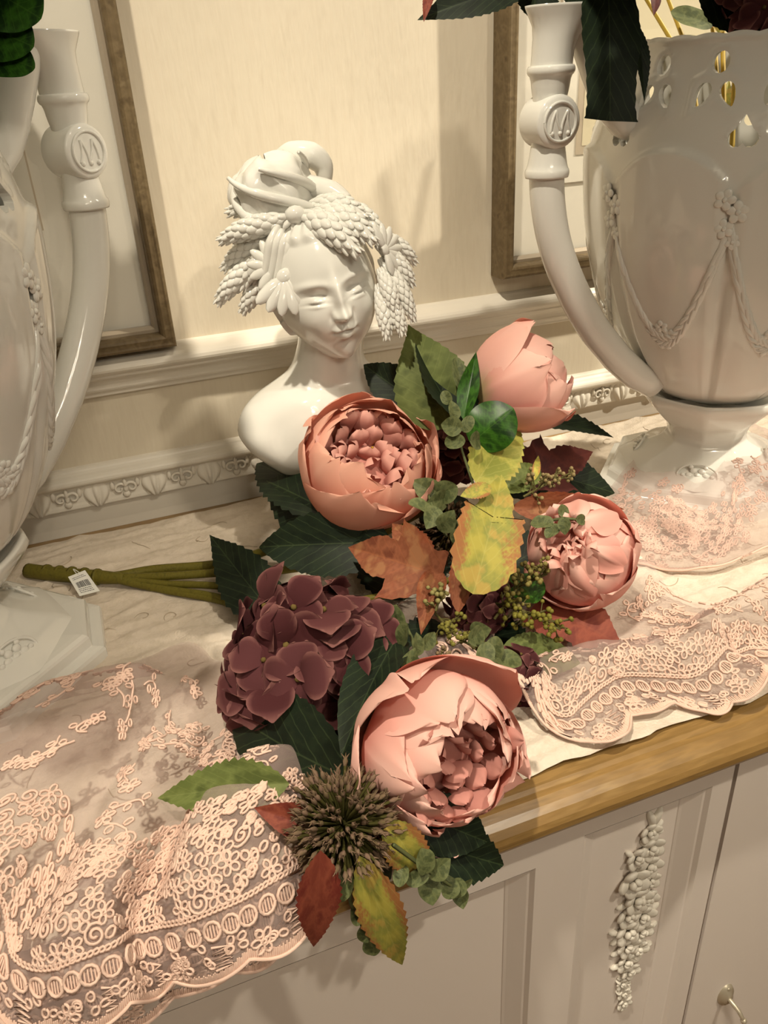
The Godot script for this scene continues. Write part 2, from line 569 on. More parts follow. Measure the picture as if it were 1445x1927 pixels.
func picture(xa: float, xb: float, h0: float, h1: float, inset: float, label: String) -> void:
	var x0 := minf(xa, xb)
	var x1 := maxf(xa, xb)
	var t := thing("picture_frame", label, "picture frame", Vector3((x0 + x1) / 2, h0, 0.0), "framed prints on the wall")
	var cs := [Vector2(x0, h0), Vector2(x1, h0), Vector2(x1, h1), Vector2(x0, h1)]
	var inw := [Vector2(1, 1), Vector2(-1, 1), Vector2(-1, -1), Vector2(1, -1)]
	var prof := curve([Vector2(0, 0.001), Vector2(0, 0.027), Vector2(0.002, 0.030), Vector2(0.006, 0.029), Vector2(0.0105, 0.030), Vector2(0.0135, 0.026), Vector2(0.0135, 0.012)])
	var slip := [Vector2(0.0132, 0.017), Vector2(0.0165, 0.0175), Vector2(0.019, 0.013), Vector2(0.019, 0.008)]
	for which in 2:
		var pf: Array = prof if which == 0 else slip
		for k in 4:
			var b := MB.new()
			var rows := []
			for p in pf:
				var a: Vector2 = cs[k] + inw[k] * p.x
				var e: Vector2 = cs[(k + 1) % 4] + inw[(k + 1) % 4] * p.x
				rows.append(PackedVector3Array([Vector3(a.x, a.y, p.y), Vector3(e.x, e.y, p.y)]))
			for i in rows.size() - 1:
				b.grid([rows[i], rows[i + 1]], false, true)
			part("frame_rail" if which == 0 else "inner_slip", b, mats.frame_wood if which == 0 else mats.frame_slip, t)
	var g := 0.012
	for q in [["mount", 0.012, 0.004, "mount_board"], ["mount_border", 0.071, 0.0055, "mount_line"], ["inner_mount", 0.0725, 0.0065, "mount_board"], ["mount_edge", 0.0945, 0.0075, "mount_line"], ["print", 0.1015, 0.008, "mount_cream"]]:
		var d: float = q[1] + (inset if q[1] > 0.05 else 0.0)
		var b := MB.new()
		b.box(Vector3(x0 + d, h0 + d * 1.2, 0.0015), Vector3(x1 - d, h1 - d * 1.2, q[2]), 0.0004)
		part(q[0], b, mats[q[3]], t)
	var pane := MB.new()
	pane.box(Vector3(x0 + g, h0 + g, 0.0095), Vector3(x1 - g, h1 - g, 0.0115))
	part("glass_pane", pane, mats.glass, t)


# ---- sideboard ---------------------------------------------------------------------------------
func sideboard() -> void:
	var t := thing("sideboard", "long white panelled sideboard with a golden wooden top and carved floral ornament", "sideboard", Vector3(0.15, -TY, 0.25))
	var top := MB.new()
	top.along_x(curve([Vector2(0.004, -0.036), Vector2(0.004, 0.0), Vector2(0.474, 0.0), Vector2(0.488, -0.0012), Vector2(0.490, -0.004), Vector2(0.498, -0.006), Vector2(0.507, -0.012), Vector2(0.5105, -0.020), Vector2(0.507, -0.028), Vector2(0.499, -0.033), Vector2(0.490, -0.036), Vector2(0.004, -0.036)]), -1.1, 1.4)
	part("table_top", top, mats.gilt_wood, t)
	var z := 0.487
	var paint: Material = mats.cabinet_paint
	var b := MB.new()
	b.box(Vector3(-1.08, -0.80, 0.012), Vector3(1.38, -0.036, 0.474), 0.001)
	part("carcass", b, paint, t)
	for q in [[-0.30, 0.200, -0.083, -0.72, "front_panel"], [0.237, 0.3425, -0.0692, -0.72, "narrow_panel"]]:
		b = MB.new()
		var x0: float = q[0]
		var x1: float = q[1]
		var rows := []
		for p in [[0.0, z], [0.0025, z - 0.003], [0.004, z - 0.0035], [0.014, z - 0.0105], [0.016, z - 0.0115], [0.0165, z - 0.0122]]:
			var d: float = p[0]
			rows.append(PackedVector3Array([Vector3(x0 + d, q[3] + d, p[1]), Vector3(x1 - d, q[3] + d, p[1]), Vector3(x1 - d, q[2] - d, p[1]), Vector3(x0 + d, q[2] - d, p[1])]))
		for i in rows.size() - 1:
			for j in 4:
				var k := (j + 1) % 4
				b.grid([PackedVector3Array([rows[i][j], rows[i][k]]), PackedVector3Array([rows[i + 1][j], rows[i + 1][k]])], false, true)
		b.grid([PackedVector3Array([rows[5][0], rows[5][1]]), PackedVector3Array([rows[5][3], rows[5][2]])], false, true)
		part(q[4], b, paint, t)
	for q in [[-1.08, -0.30, -0.80, -0.036], [0.200, 0.237, -0.80, -0.036], [0.3425, 0.3600, -0.80, -0.036], [-0.30, 0.200, -0.083, -0.036], [0.237, 0.3425, -0.0692, -0.036], [-0.30, 0.200, -0.80, -0.72], [0.237, 0.3425, -0.80, -0.72]]:
		b = MB.new()
		b.box(Vector3(q[0], q[2], 0.47), Vector3(q[1], q[3], z), 0.0004)
		part("face_frame", b, paint, t)
	b = MB.new()
	b.box(Vector3(0.3627, -0.80, 0.47), Vector3(0.86, -0.037, z + 0.001), 0.0012)
	var door := part("cabinet_door", b, paint, t)
	b = MB.new()
	b.box(Vector3(0.8635, -0.80, 0.47), Vector3(1.38, -0.036, z), 0.0012)
	part("cabinet_door", b, paint, t)
	# the pull: an oval plate, a stem and a hanging bar
	var p := Vector3(0.4040, -0.352, z + 0.001)
	b = MB.new()
	b.lathe([Vector2(0.0, 0.006), Vector2(0.005, 0.0055), Vector2(0.007, 0.003), Vector2(0.0095, 0.0025), Vector2(0.0105, 0.0)], 20, p, Basis(Vector3(0.8, 0, 0), Vector3(0, 0, 1), Vector3(0, -1.35, 0)))
	for s in [-1, 1]:
		b.blob(p + Vector3(0, s * 0.0105, 0.0025), Basis.from_scale(Vector3(0.002, 0.002, 0.0012)))
	part("pull_plate", b, mats.antique_metal, door)
	b = MB.new()
	b.tube([p + Vector3(0, 0, 0.004), p + Vector3(0.001, -0.001, 0.016), p + Vector3(0.005, -0.012, 0.02), p + Vector3(0.014, -0.045, 0.021)], [0.0022, 0.0022, 0.0018, 0.0016], 8)
	b.blob(p + Vector3(0.005, -0.012, 0.02), Basis.from_scale(Vector3(0.003, 0.003, 0.003)))
	b.blob(p + Vector3(0.0143, -0.046, 0.021), Basis.from_scale(Vector3(0.003, 0.004, 0.003)))
	part("drop_pull", b, mats.antique_metal, door)
	applique(t, z - 0.0122)


func rosette(b: MB, at: Vector3, r: float, petals: int, turn: float) -> void:
	for k in petals:
		var a := turn + TAU * k / petals
		var q := Basis(Vector3(0, 0, 1), a) * Basis(Vector3(0, 1, 0), -0.45)
		b.blob(at + Vector3(cos(a), sin(a), 0) * r * 0.58 + Vector3(0, 0, r * 0.22), q * Basis.from_scale(Vector3(r * 0.5, r * 0.42, r * 0.2)))
	for k in 3:
		var a := turn + 1.0 + TAU * k / 3
		b.blob(at + Vector3(cos(a), sin(a), 0) * r * 0.2 + Vector3(0, 0, r * 0.42), Basis(Vector3(0, 0, 1), a) * Basis.from_scale(Vector3(r * 0.2, r * 0.26, r * 0.2)))


func applique(t: Node3D, z: float) -> void:
	var b := MB.new()
	var off := Vector3(0.0255, -0.034, 0)
	var g := RandomNumberGenerator.new()
	g.seed = 31
	# widths and places of the bunches from the top leaf down the panel
	for q in [[0.2785, -0.070, 0.0075], [0.281, -0.088, 0.009], [0.272, -0.093, 0.0085], [0.2815, -0.108, 0.009], [0.271, -0.118, 0.0115], [0.283, -0.126, 0.008], [0.276, -0.142, 0.0105], [0.2835, -0.147, 0.0085], [0.271, -0.158, 0.009], [0.282, -0.166, 0.0095], [0.2725, -0.178, 0.0105], [0.2835, -0.186, 0.0085], [0.274, -0.198, 0.009], [0.282, -0.208, 0.0085], [0.275, -0.219, 0.0085], [0.279, -0.234, 0.0075], [0.2745, -0.249, 0.0055], [0.2765, -0.264, 0.0055], [0.278, -0.279, 0.006]]:
		rosette(b, off + Vector3(0.276 + (q[0] - 0.278) * 1.3, q[1] - 0.004, z), q[2] * 1.28, 5, g.randf() * TAU)
		for k in 2:
			var a := g.randf() * TAU
			b.blob(off + Vector3(0.276 + (q[0] - 0.278) * 1.3 + cos(a) * q[2] * 1.2, q[1] - 0.004 + sin(a) * q[2] * 1.1, z + 0.001), Basis(Vector3(0, 0, 1), a) * Basis.from_scale(Vector3(q[2] * 0.6, q[2] * 0.28, 0.0028)))
	for s in [-1, 1]:
		b.blob(off + Vector3(0.279 + s * 0.0025, -0.060, z + 0.001), Basis(Vector3(0, 0, 1), -s * 0.35) * Basis.from_scale(Vector3(0.0032, 0.009, 0.0032)), 8, 10)
	var pts := []
	for k in 24:
		pts.append(off + Vector3(0.2755 + 0.003 * sin(k * 1.1), -0.06 - k * 0.0096, z + 0.001))
	b.tube(pts, [0.0022], 6)
	part("carved_ornament", b, mats.trim_paint, t).set_meta("label", "white carved ornament of roses and leaves")


# ---- urns --------------------------------------------------------------------------------------
func table_at(tab: Array, x: float) -> float:
	# a smooth curve through (x, y) points
	var n := tab.size()
	if x <= tab[0].x:
		return tab[0].y
	for i in n - 1:
		if x <= tab[i + 1].x:
			var t: float = (x - tab[i].x) / (tab[i + 1].x - tab[i].x)
			return clampf(cubic_interpolate(tab[i].y, tab[i + 1].y, tab[maxi(i - 1, 0)].y, tab[mini(i + 2, n - 1)].y, t), minf(tab[i].y, tab[i + 1].y) - 0.002, maxf(tab[i].y, tab[i + 1].y) + 0.002)
	return tab[n - 1].y


const BOWL := [Vector2(0.098, 0.03), Vector2(0.102, 0.048), Vector2(0.107, 0.058), Vector2(0.116, 0.066), Vector2(0.13, 0.076), Vector2(0.147, 0.087), Vector2(0.17, 0.1), Vector2(0.194, 0.1105), Vector2(0.23, 0.122), Vector2(0.264, 0.129), Vector2(0.3, 0.1325), Vector2(0.324, 0.1325), Vector2(0.345, 0.128), Vector2(0.362, 0.122), Vector2(0.385, 0.115), Vector2(0.41, 0.112)]
const SECTOR := TAU / 8
var girth := 1.0


func fret(th: float, h: float) -> float:
	# above zero where the rim is solid
	if h < 0.31:
		return 0.01
	var r := table_at(BOWL, h)
	var f := fposmod(th + SECTOR / 2, SECTOR) - SECTOR / 2
	var x := absf(f) * r / 0.0105
	var y := (h - 0.3385) / 0.0112
	var g := minf(Vector2(x - 0.48, y + 0.42).length() - 0.52, maxf(-0.42 - y, (x - (1.0 - y) / 1.42 * 0.98) * 0.8)) * 0.0105
	var k := fposmod(th, SECTOR / 2) - SECTOR / 4
	var a := k * r
	g = minf(g, (Vector2(a / 0.0062, (h - 0.3835) / 0.0072).length() - 1.0) * 0.0065)
	for s in [-1.0, 1.0]:
		var c: float = a - s * SECTOR * 0.1 * r
		var d := h - 0.3625
		var e: float = c * 0.9 + s * d * 0.42
		var p: float = d * 0.9 - s * c * 0.42
		g = minf(g, (Vector2(e / (0.0050 * (1.0 + 0.35 * clampf(p / 0.0075, -1, 1))), p / 0.0088).length() - 1.0) * 0.0045)
	return minf(g, 0.401 + 0.0016 * absf(sin(th * 16.0)) - h)


func bowl_radius(th: float, h: float) -> float:
	var r := table_at(BOWL, h) * lerpf(1.0, girth, smoothstep(0.12, 0.2, h))
	var f := (fposmod(th, SECTOR) - SECTOR / 2) / (SECTOR / 2)
	var arch := 0.327 - 0.03 * pow(absf(f), 2.2)
	var fade := smoothstep(0.103, 0.125, h)
	var inside := smoothstep(0.002, -0.003, h - arch)
	r += fade * inside * (0.0062 * sqrt(maxf(0.0, 1.0 - f * f)) - 0.0014)
	r += fade * inside * 0.0013 * exp(-pow((absf(f) - 0.80) / 0.06, 2.0))
	r += 0.0016 * exp(-pow((h - arch) / 0.0028, 2.0))
	if h > 0.335:
		r += 0.0012 * exp(-pow((fret(th, h) - 0.0028) / 0.0012, 2.0)) + 0.0008 * exp(-pow((h - 0.3985) / 0.002, 2.0))
	return r


func urn_body(o: Vector3, turn: float) -> MB:
	var b := MB.new()
	var hs := []
	var h := 0.098
	while h < 0.3095:
		hs.append(h)
		h += 0.002 if h < 0.12 or h > 0.285 else 0.006
	while h < 0.4045:
		hs.append(h)
		h += 0.0016
	var n := 264
	var rows := []
	var solid := []
	for q in hs:
		var line := PackedFloat32Array()
		var pts := PackedVector3Array()
		var ins := PackedVector3Array()
		for j in n:
			var t := TAU * j / n
			line.append(fret(t, q))
			var r := bowl_radius(t, q)
			var ri := table_at(BOWL, q) * lerpf(1.0, girth, smoothstep(0.12, 0.2, q)) - 0.0055
			pts.append(o + Vector3(cos(t + turn) * r, q, sin(t + turn) * r))
			ins.append(o + Vector3(cos(t + turn) * ri, q + (0.005 if q < 0.12 else 0.0), sin(t + turn) * ri))
		rows.append([pts, ins])
		solid.append(line)
	var id := []
	for s in 2:
		var at := b.v.size()
		for i in hs.size():
			for j in n:
				b.vert(rows[i][s][j])
		id.append(at)
	for i in hs.size() - 1:
		for j in n:
			var k := (j + 1) % n
			var g := [solid[i][j], solid[i][k], solid[i + 1][k], solid[i + 1][j]]
			var c := [[i, j], [i, k], [i + 1, k], [i + 1, j]]
			if g.min() >= 0:
				for s in 2:
					var a: int = id[s] + i * n + j
					var e: int = id[s] + i * n + k
					if s == 0:
						b.ix.append_array([a, e, a + n, e, e + n, a + n])
					else:
						b.ix.append_array([a, a + n, e, e, a + n, e + n])
			elif g.max() > 0:
				for w in [[0, 1, 2], [0, 2, 3]]:
					var ring := [[], []]
					var cut := []
					for q in 3:
						var p: int = w[q]
						var m: int = w[(q + 1) % 3]
						if g[p] >= 0:
							for s in 2:
								ring[s].append(id[s] + c[p][0] * n + c[p][1])
						if (g[p] >= 0) != (g[m] >= 0):
							var t: float = g[p] / (g[p] - g[m])
							var pair := []
							for s in 2:
								var x: int = b.vert(b.v[id[s] + c[p][0] * n + c[p][1]].lerp(b.v[id[s] + c[m][0] * n + c[m][1]], t))
								ring[s].append(x)
								pair.append(x)
							cut.append([pair, g[p] >= 0])
					for s in 2:
						for q in range(1, ring[s].size() - 1):
							if s == 0:
								b.tri(ring[s][0], ring[s][q], ring[s][q + 1])
							else:
								b.tri(ring[s][0], ring[s][q + 1], ring[s][q])
					if cut.size() == 2:
						var p: Array = cut[0][0] if cut[0][1] else cut[1][0]
						var m: Array = cut[1][0] if cut[0][1] else cut[0][0]
						var q := [b.vert(b.v[p[0]]), b.vert(b.v[p[1]]), b.vert(b.v[m[0]]), b.vert(b.v[m[1]])]
						b.ix.append_array([q[0], q[1], q[2], q[1], q[3], q[2]])
	return b


func octagon(t: float, amount: float) -> float:
	var f := fposmod(t, PI / 4) - PI / 8
	return 1.0 + amount * (0.962 / cos(f) - 1.0)


func on_urn(o: Vector3, turn: float, th: float, h: float, lift: float) -> Vector3:
	var r := bowl_radius(th, h) + lift
	return o + Vector3(cos(th + turn) * r, h, sin(th + turn) * r)


func urn(at: Vector3, turn: float, handle_turn: float, label: String) -> void:
	var m: Material = mats.ceramic
	var t := thing("urn", label, "urn", at, "white ceramic urns with horn handles")
	var body := part("bowl", urn_body(at, turn), m, t)
	# garlands: a twisted rope from notch to notch, a flower on each notch
	for k in 8:
		var th := SECTOR * k
		var nrm := Vector3(cos(th + turn), 0, sin(th + turn))
		var face := Basis(nrm.cross(Vector3.UP) * -1.0, Vector3.UP, nrm)
		var b := MB.new()
		for f in [[0.006, 0.293, 0.008], [-0.004, 0.284, 0.0085], [0.004, 0.272, 0.0075], [-0.003, 0.262, 0.006]]:
			var p := on_urn(at, turn, th + f[0] / 0.13, f[1], 0.001)
			for q in 5:
				var a: float = TAU * q / 5 + f[1] * 90.0
				var r: float = f[2]
				b.blob(p + face * Vector3(cos(a) * r * 0.55, sin(a) * r * 0.55, 0.0003), face * Basis(Vector3.BACK, a) * Basis.from_scale(Vector3(r * 0.5, r * 0.4, r * 0.2)), 5, 8)
			b.blob(p + face * Vector3(0, 0, 0.0012), face * Basis.from_scale(Vector3.ONE * f[2] * 0.25), 5, 6)
		part("relief_flower", b, m, t)
		b = MB.new()
		for s in 2:
			for strand in 3:
				var pts := []
				for q in 81:
					var u := q / 80.0
					var ph := (u * 38.0 + strand * TAU / 3) * (s * 2 - 1)
					var side := (s * 2 - 1) * 0.0036
					var sag := 0.098 * (1.0 - pow(2.0 * u - 1.0, 2.0))
					pts.append(on_urn(at, turn, th + SECTOR * u, 0.272 - sag + side + sin(ph) * 0.0024, -0.0002 + cos(ph) * 0.0011))
				b.tube(pts, [0.0021], 5)
		for f in [[-0.05, 0.180, 0.0065], [0.0, 0.172, 0.0075], [0.055, 0.181, 0.0065], [0.01, 0.187, 0.006]]:
			var p := on_urn(at, turn, th + SECTOR / 2 + f[0], f[1], 0.0006)
			var nr := Vector3(cos(th + SECTOR / 2 + turn), -0.35, sin(th + SECTOR / 2 + turn)).normalized()
			var fc := Basis(Vector3.UP.cross(nr).normalized(), nr.cross(Vector3.UP.cross(nr)).normalized(), nr)
			for q in 5:
				var a: float = TAU * q / 5 + f[1] * 90.0
				b.blob(p + fc * Vector3(cos(a) * f[2] * 0.55, sin(a) * f[2] * 0.55, 0.0), fc * Basis(Vector3.BACK, a) * Basis.from_scale(Vector3(f[2] * 0.5, f[2] * 0.4, f[2] * 0.26)), 5, 8)
		part("relief_garland", b, m, t)
	# collar, waist and spreading foot, cut to eight faces
	var prof := curve([Vector2(0.03, 0.094), Vector2(0.056, 0.0985), Vector2(0.0625, 0.104), Vector2(0.067, 0.1055), Vector2(0.069, 0.102), Vector2(0.066, 0.094), Vector2(0.056, 0.083), Vector2(0.0475, 0.074), Vector2(0.041, 0.070), Vector2(0.0375, 0.062), Vector2(0.0365, 0.055), Vector2(0.0395, 0.049), Vector2(0.05, 0.043), Vector2(0.063, 0.037), Vector2(0.075, 0.0315), Vector2(0.082, 0.0265)])
	var rows := []
	for p in prof:
		var ring := PackedVector3Array()
		for j in 96:
			var a := TAU * j / 96
			var w: float = p.x * octagon(a, 0.75 if p.y < 0.1 else 0.4)
			w += 0.0012 * smoothstep(0.065, 0.05, p.y) * exp(-pow((fposmod(a, PI / 4) - PI / 8) / 0.05, 2.0)) * 0.0
			ring.append(at + Vector3(cos(a) * w, p.y, sin(a) * w))
		rows.append(ring)
	rows.reverse()
	var fb := MB.new()
	fb.grid(rows, true)
	part("foot", fb, m, t)
	var bb := MB.new()
	var poly := []
	for q in [[0.104, 0.030], [0.038, 0.096], [-0.038, 0.096], [-0.104, 0.030], [-0.104, -0.030], [-0.038, -0.096], [0.038, -0.096], [0.104, -0.030]]:
		poly.append(Vector2(q[0], q[1]))
	poly.reverse()
	var tiers := [[1.0, 0.0], [1.0, 0.0], [1.005, 0.002], [1.005, 0.011], [0.995, 0.0135], [0.96, 0.0145], [0.92, 0.0150], [0.915, 0.0155], [0.91, 0.0225], [0.90, 0.0245], [0.87, 0.0262], [0.83, 0.0268], [0.7, 0.0275]]
	for i in tiers.size() - 1:
		for j in 8:
			var a: Vector2 = poly[j]
			var c: Vector2 = poly[(j + 1) % 8]
			var lo: float = tiers[i][0]
			var hi: float = tiers[i + 1][0]
			bb.grid([PackedVector3Array([at + Vector3(a.x * lo, tiers[i][1], a.y * lo), at + Vector3(c.x * lo, tiers[i][1], c.y * lo)]), PackedVector3Array([at + Vector3(a.x * hi, tiers[i + 1][1], a.y * hi), at + Vector3(c.x * hi, tiers[i + 1][1], c.y * hi)])], false, true)
	part("base_slab", bb, m, t)
	for k in 4:
		var a := PI / 4 + k * PI / 2
		var out := Vector3(cos(a), 0, sin(a))
		var face := Basis(Vector3(-sin(a), 0, cos(a)) * -1.0, (Vector3.UP * 0.8 - out * 0.6).normalized(), (Vector3.UP * 0.6 + out * 0.8).normalized())
		face.x = face.y.cross(face.z)
		var p := at + out * 0.0655 + Vector3(0, 0.0345, 0)
		var b := MB.new()
		b.tube(range(29).map(func(q): return p + face * Vector3(cos(q * TAU / 28) * 0.0185, sin(q * TAU / 28) * 0.0115, -0.0005)), [0.0011], 6, 1.0, false)
		for q in 7:
			var c := Vector3(cos(q * TAU / 6) * 0.0075, sin(q * TAU / 6) * 0.0055, 0.0004) if q < 6 else Vector3(0, 0, 0.001)
			b.blob(p + face * c, face * Basis.from_scale(Vector3(0.0038, 0.003, 0.0022)), 5, 8)
			b.blob(p + face * (c * 1.75), face * Basis.from_scale(Vector3(0.0024, 0.002, 0.0018)), 5, 8)
		part("base_rosette", b, m, t)
	for s in 2:
		handle(t, at, handle_turn + PI * s)


func handle(t: Node3D, o: Vector3, az: float) -> void:
	var m: Material = mats.ceramic
	var out := Vector3(cos(az), 0, sin(az))
	var side := Vector3(-sin(az), 0, cos(az))
	var at := func(r: float, h: float) -> Vector3: return o + out * r + Vector3(0, h, 0)
	var b := MB.new()
	var pts := []
	var tab := [Vector2(0.118, 0.072), Vector2(0.131, 0.094), Vector2(0.15, 0.116), Vector2(0.18, 0.1425), Vector2(0.213, 0.165), Vector2(0.25, 0.184), Vector2(0.285, 0.1945), Vector2(0.318, 0.198)]
	for k in 31:
		var h := 0.118 + 0.2 * k / 30.0
		pts.append(at.call(table_at(tab, h), h))
	b.tube(pts, [0.0138], 20)
	part("handle_arm", b, m, t)
	var c: Vector3 = at.call(0.1975, 0.0)
	b = MB.new()
	b.lathe(curve([Vector2(0.001, 0.309), Vector2(0.0165, 0.3095), Vector2(0.0175, 0.312), Vector2(0.0172, 0.316), Vector2(0.0158, 0.3175), Vector2(0.0142, 0.326), Vector2(0.0128, 0.336), Vector2(0.013, 0.352), Vector2(0.0128, 0.366), Vector2(0.0142, 0.372), Vector2(0.0152, 0.3805), Vector2(0.0178, 0.3825), Vector2(0.018, 0.386), Vector2(0.0165, 0.3885), Vector2(0.001, 0.389)]), 32, c)
	part("handle_cup", b, m, t)
	# the round boss with its raised monogram
	b = MB.new()
	var mid := c + Vector3(0, 0.350, 0)
	var turned := Basis(out, side, out.cross(side))
	b.lathe(curve([Vector2(0.0, -0.0165), Vector2(0.012, -0.0165), Vector2(0.0175, -0.0155), Vector2(0.0192, -0.0125), Vector2(0.0192, 0.0125), Vector2(0.0175, 0.0155), Vector2(0.012, 0.0165), Vector2(0.0, 0.0165)]), 36, mid, turned)
	for s in [-1.0, 1.0]:
		var f := func(x: float, y: float) -> Vector3: return mid + out * x + Vector3(0, y, 0) + side * s * 0.0165
		b.tube(range(33).map(func(q): return f.call(cos(q * TAU / 32) * 0.0135, sin(q * TAU / 32) * 0.0135)), [0.0012], 6, 1.0, false)
		for w in [[-0.0085, -0.007, -0.006, 0.008], [-0.006, 0.008, -0.001, -0.007], [-0.001, -0.007, 0.004, 0.008], [0.004, 0.008, 0.008, -0.007]]:
			b.tube(range(7).map(func(q): return f.call(lerpf(w[0], w[2], q / 6.0) + 0.0012 * sin(q * PI / 6), lerpf(w[1], w[3], q / 6.0))), [0.0011], 6)
		for x in [-0.007, 0.0, 0.007]:
			b.blob(f.call(x, -0.0078), Basis.from_scale(Vector3.ONE * 0.0019), 5, 6)
	part("handle_boss", b, m, t)
	# the open horn mouth and the branch back to the bowl
	b = MB.new()
	var rows := []
	for q in [[0.388, 0.1972, 0.0155, 0.0155], [0.397, 0.1965, 0.0158, 0.0152], [0.406, 0.1945, 0.0175, 0.0155], [0.4135, 0.1905, 0.0225, 0.0165], [0.4195, 0.1868, 0.0295, 0.0182], [0.4245, 0.1845, 0.0345, 0.0200], [0.4262, 0.1842, 0.0352, 0.0205], [0.4262, 0.1842, 0.0338, 0.0192], [0.4215, 0.1845, 0.0305, 0.0165], [0.4135, 0.186, 0.024, 0.013], [0.406, 0.188, 0.015, 0.009], [0.405, 0.188, 0.001, 0.001]]:
		var ring := PackedVector3Array()
		for j in 40:
			var a := TAU * j / 40
			ring.append(at.call(q[1] + cos(a) * q[2], q[0]) + side * sin(a) * q[3])
		rows.append(ring)
	b.grid(rows, true)
	pts = []
	for q in [[0.173, 0.420], [0.1665, 0.409], [0.161, 0.398], [0.155, 0.385], [0.148, 0.371], [0.139, 0.358], [0.128, 0.348], [0.117, 0.342]]:
		pts.append(at.call(q[0], q[1]))
	b.tube(pts, [0.0135, 0.0155, 0.0155, 0.015, 0.0145, 0.0145, 0.0145, 0.014], 20)
	part("handle_horn", b, m, t)


func urns() -> void:
	girth = 0.94
	urn(Vector3(-0.145, 0.0, 0.22), 0.35, -0.61, "white ceramic urn at the left edge, seen from its handle side beside the stems")
	girth = 1.0
	urn(Vector3(0.56, 0.0, 0.2), PI / 2, PI, "white ceramic urn with pierced rim, its foot wrapped in pink lace")
	urn_flowers()


# ---- bust --------------------------------------------------------------------------------------
func bump(x: float, y: float, cx: float, cy: float, sx: float, sy: float) -> float:
	var a := (x - cx) / sx
	var b := (y - cy) / sy
	var q := a * a + b * b
	return exp(-q) if q < 12.0 else 0.0


func face_relief(x: float, y: float) -> float:
	var d := 0.0
	var ax := absf(x)
	y -= 0.13 * smoothstep(-0.75, -0.2, y)
	# nose
	d += 0.05 * bump(x, y, 0, 0.14, 0.075, 0.16) + 0.09 * bump(x, y, 0, -0.06, 0.055, 0.15) + 0.155 * bump(x, y, 0, -0.2, 0.068, 0.075)
	d += 0.06 * bump(ax, y, 0.085, -0.215, 0.045, 0.05) - 0.02 * bump(ax, y, 0.15, -0.22, 0.03, 0.06)
	# eyes and brows
	d -= 0.085 * bump(ax, y, 0.2, 0.06, 0.1, 0.09) + 0.045 * bump(ax, y, 0.36, 0.05, 0.13, 0.08)
	d += 0.062 * bump(ax, y, 0.285, 0.025, 0.115, 0.062)
	d -= 0.03 * bump(ax, y + (ax - 0.28) * (ax - 0.28) * 0.6, 0.285, -0.022, 0.13, 0.014)
	d -= 0.022 * bump(ax, y + (ax - 0.28) * (ax - 0.28) * 0.9, 0.285, 0.082, 0.13, 0.016)
	d += 0.012 * bump(ax, y, 0.285, -0.055, 0.11, 0.02)
	d += 0.038 * bump(ax, y + (ax - 0.26) * (ax - 0.26) * 0.9, 0.29, 0.205, 0.19, 0.05)
	d -= 0.012 * bump(x, y, 0, 0.27, 0.12, 0.1)
	# cheeks and mouth
	d += 0.055 * bump(ax, y, 0.38, -0.25, 0.18, 0.2) + 0.03 * bump(ax, y, 0.3, -0.5, 0.15, 0.15)
	d += 0.035 * bump(x, y, 0, -0.4, 0.18, 0.12)
	d += 0.05 * bump(ax, y, 0.045, -0.375, 0.07, 0.03) + 0.028 * bump(ax, y, 0.115, -0.395, 0.05, 0.025)
	d += 0.06 * bump(x, y, 0, -0.47, 0.085, 0.036)
	d -= 0.05 * bump(x, y + ax * ax * 0.5, 0, -0.42, 0.125, 0.013)
	d -= 0.018 * bump(ax, y, 0.15, -0.425, 0.03, 0.03)
	d -= 0.02 * bump(x, y, 0, -0.315, 0.022, 0.04)
	d -= 0.055 * bump(x, y, 0, -0.565, 0.12, 0.045)
	d += 0.085 * bump(x, y, 0, -0.7, 0.15, 0.11)
	return d


func head_point(d: Vector3) -> Vector3:
	# a point of the head in face axes: x to her left, y up, z out of the face; the skull is 1 high
	var e := Vector3(d.x / 0.71, d.y / 1.0, d.z / 0.88)
	var r := 1.0 / e.length()
	var p := d * r
	var jaw := smoothstep(0.1, -0.95, p.y)
	p.x *= 1.0 - 0.34 * jaw * jaw
	if p.z < 0.0:
		p.z *= 1.0 - 0.25 * jaw
	var y := p.y
	var x := p.x
	if d.z > 0.0:
		p += d * face_relief(x, y) * smoothstep(0.0, 0.35, d.z)
	var line := 0.80 + 0.03 * cos(x * 6.0) - 1.5 * maxf(0.0, absf(x) - 0.42) * smoothstep(-0.45, 0.1, d.z)
	var hair := smoothstep(-0.03, 0.03, y - line) if d.z > 0.1 else smoothstep(-0.5, -0.42, y + 0.25 * d.z)
	if hair > 0.0:
		var wave := 0.5 + 0.5 * sin(atan2(d.x, d.z) * 15.0 + y * 7.0 + 1.2 * sin(y * 9.0))
		p += d * hair * (0.04 + 0.03 * wave)
	return p


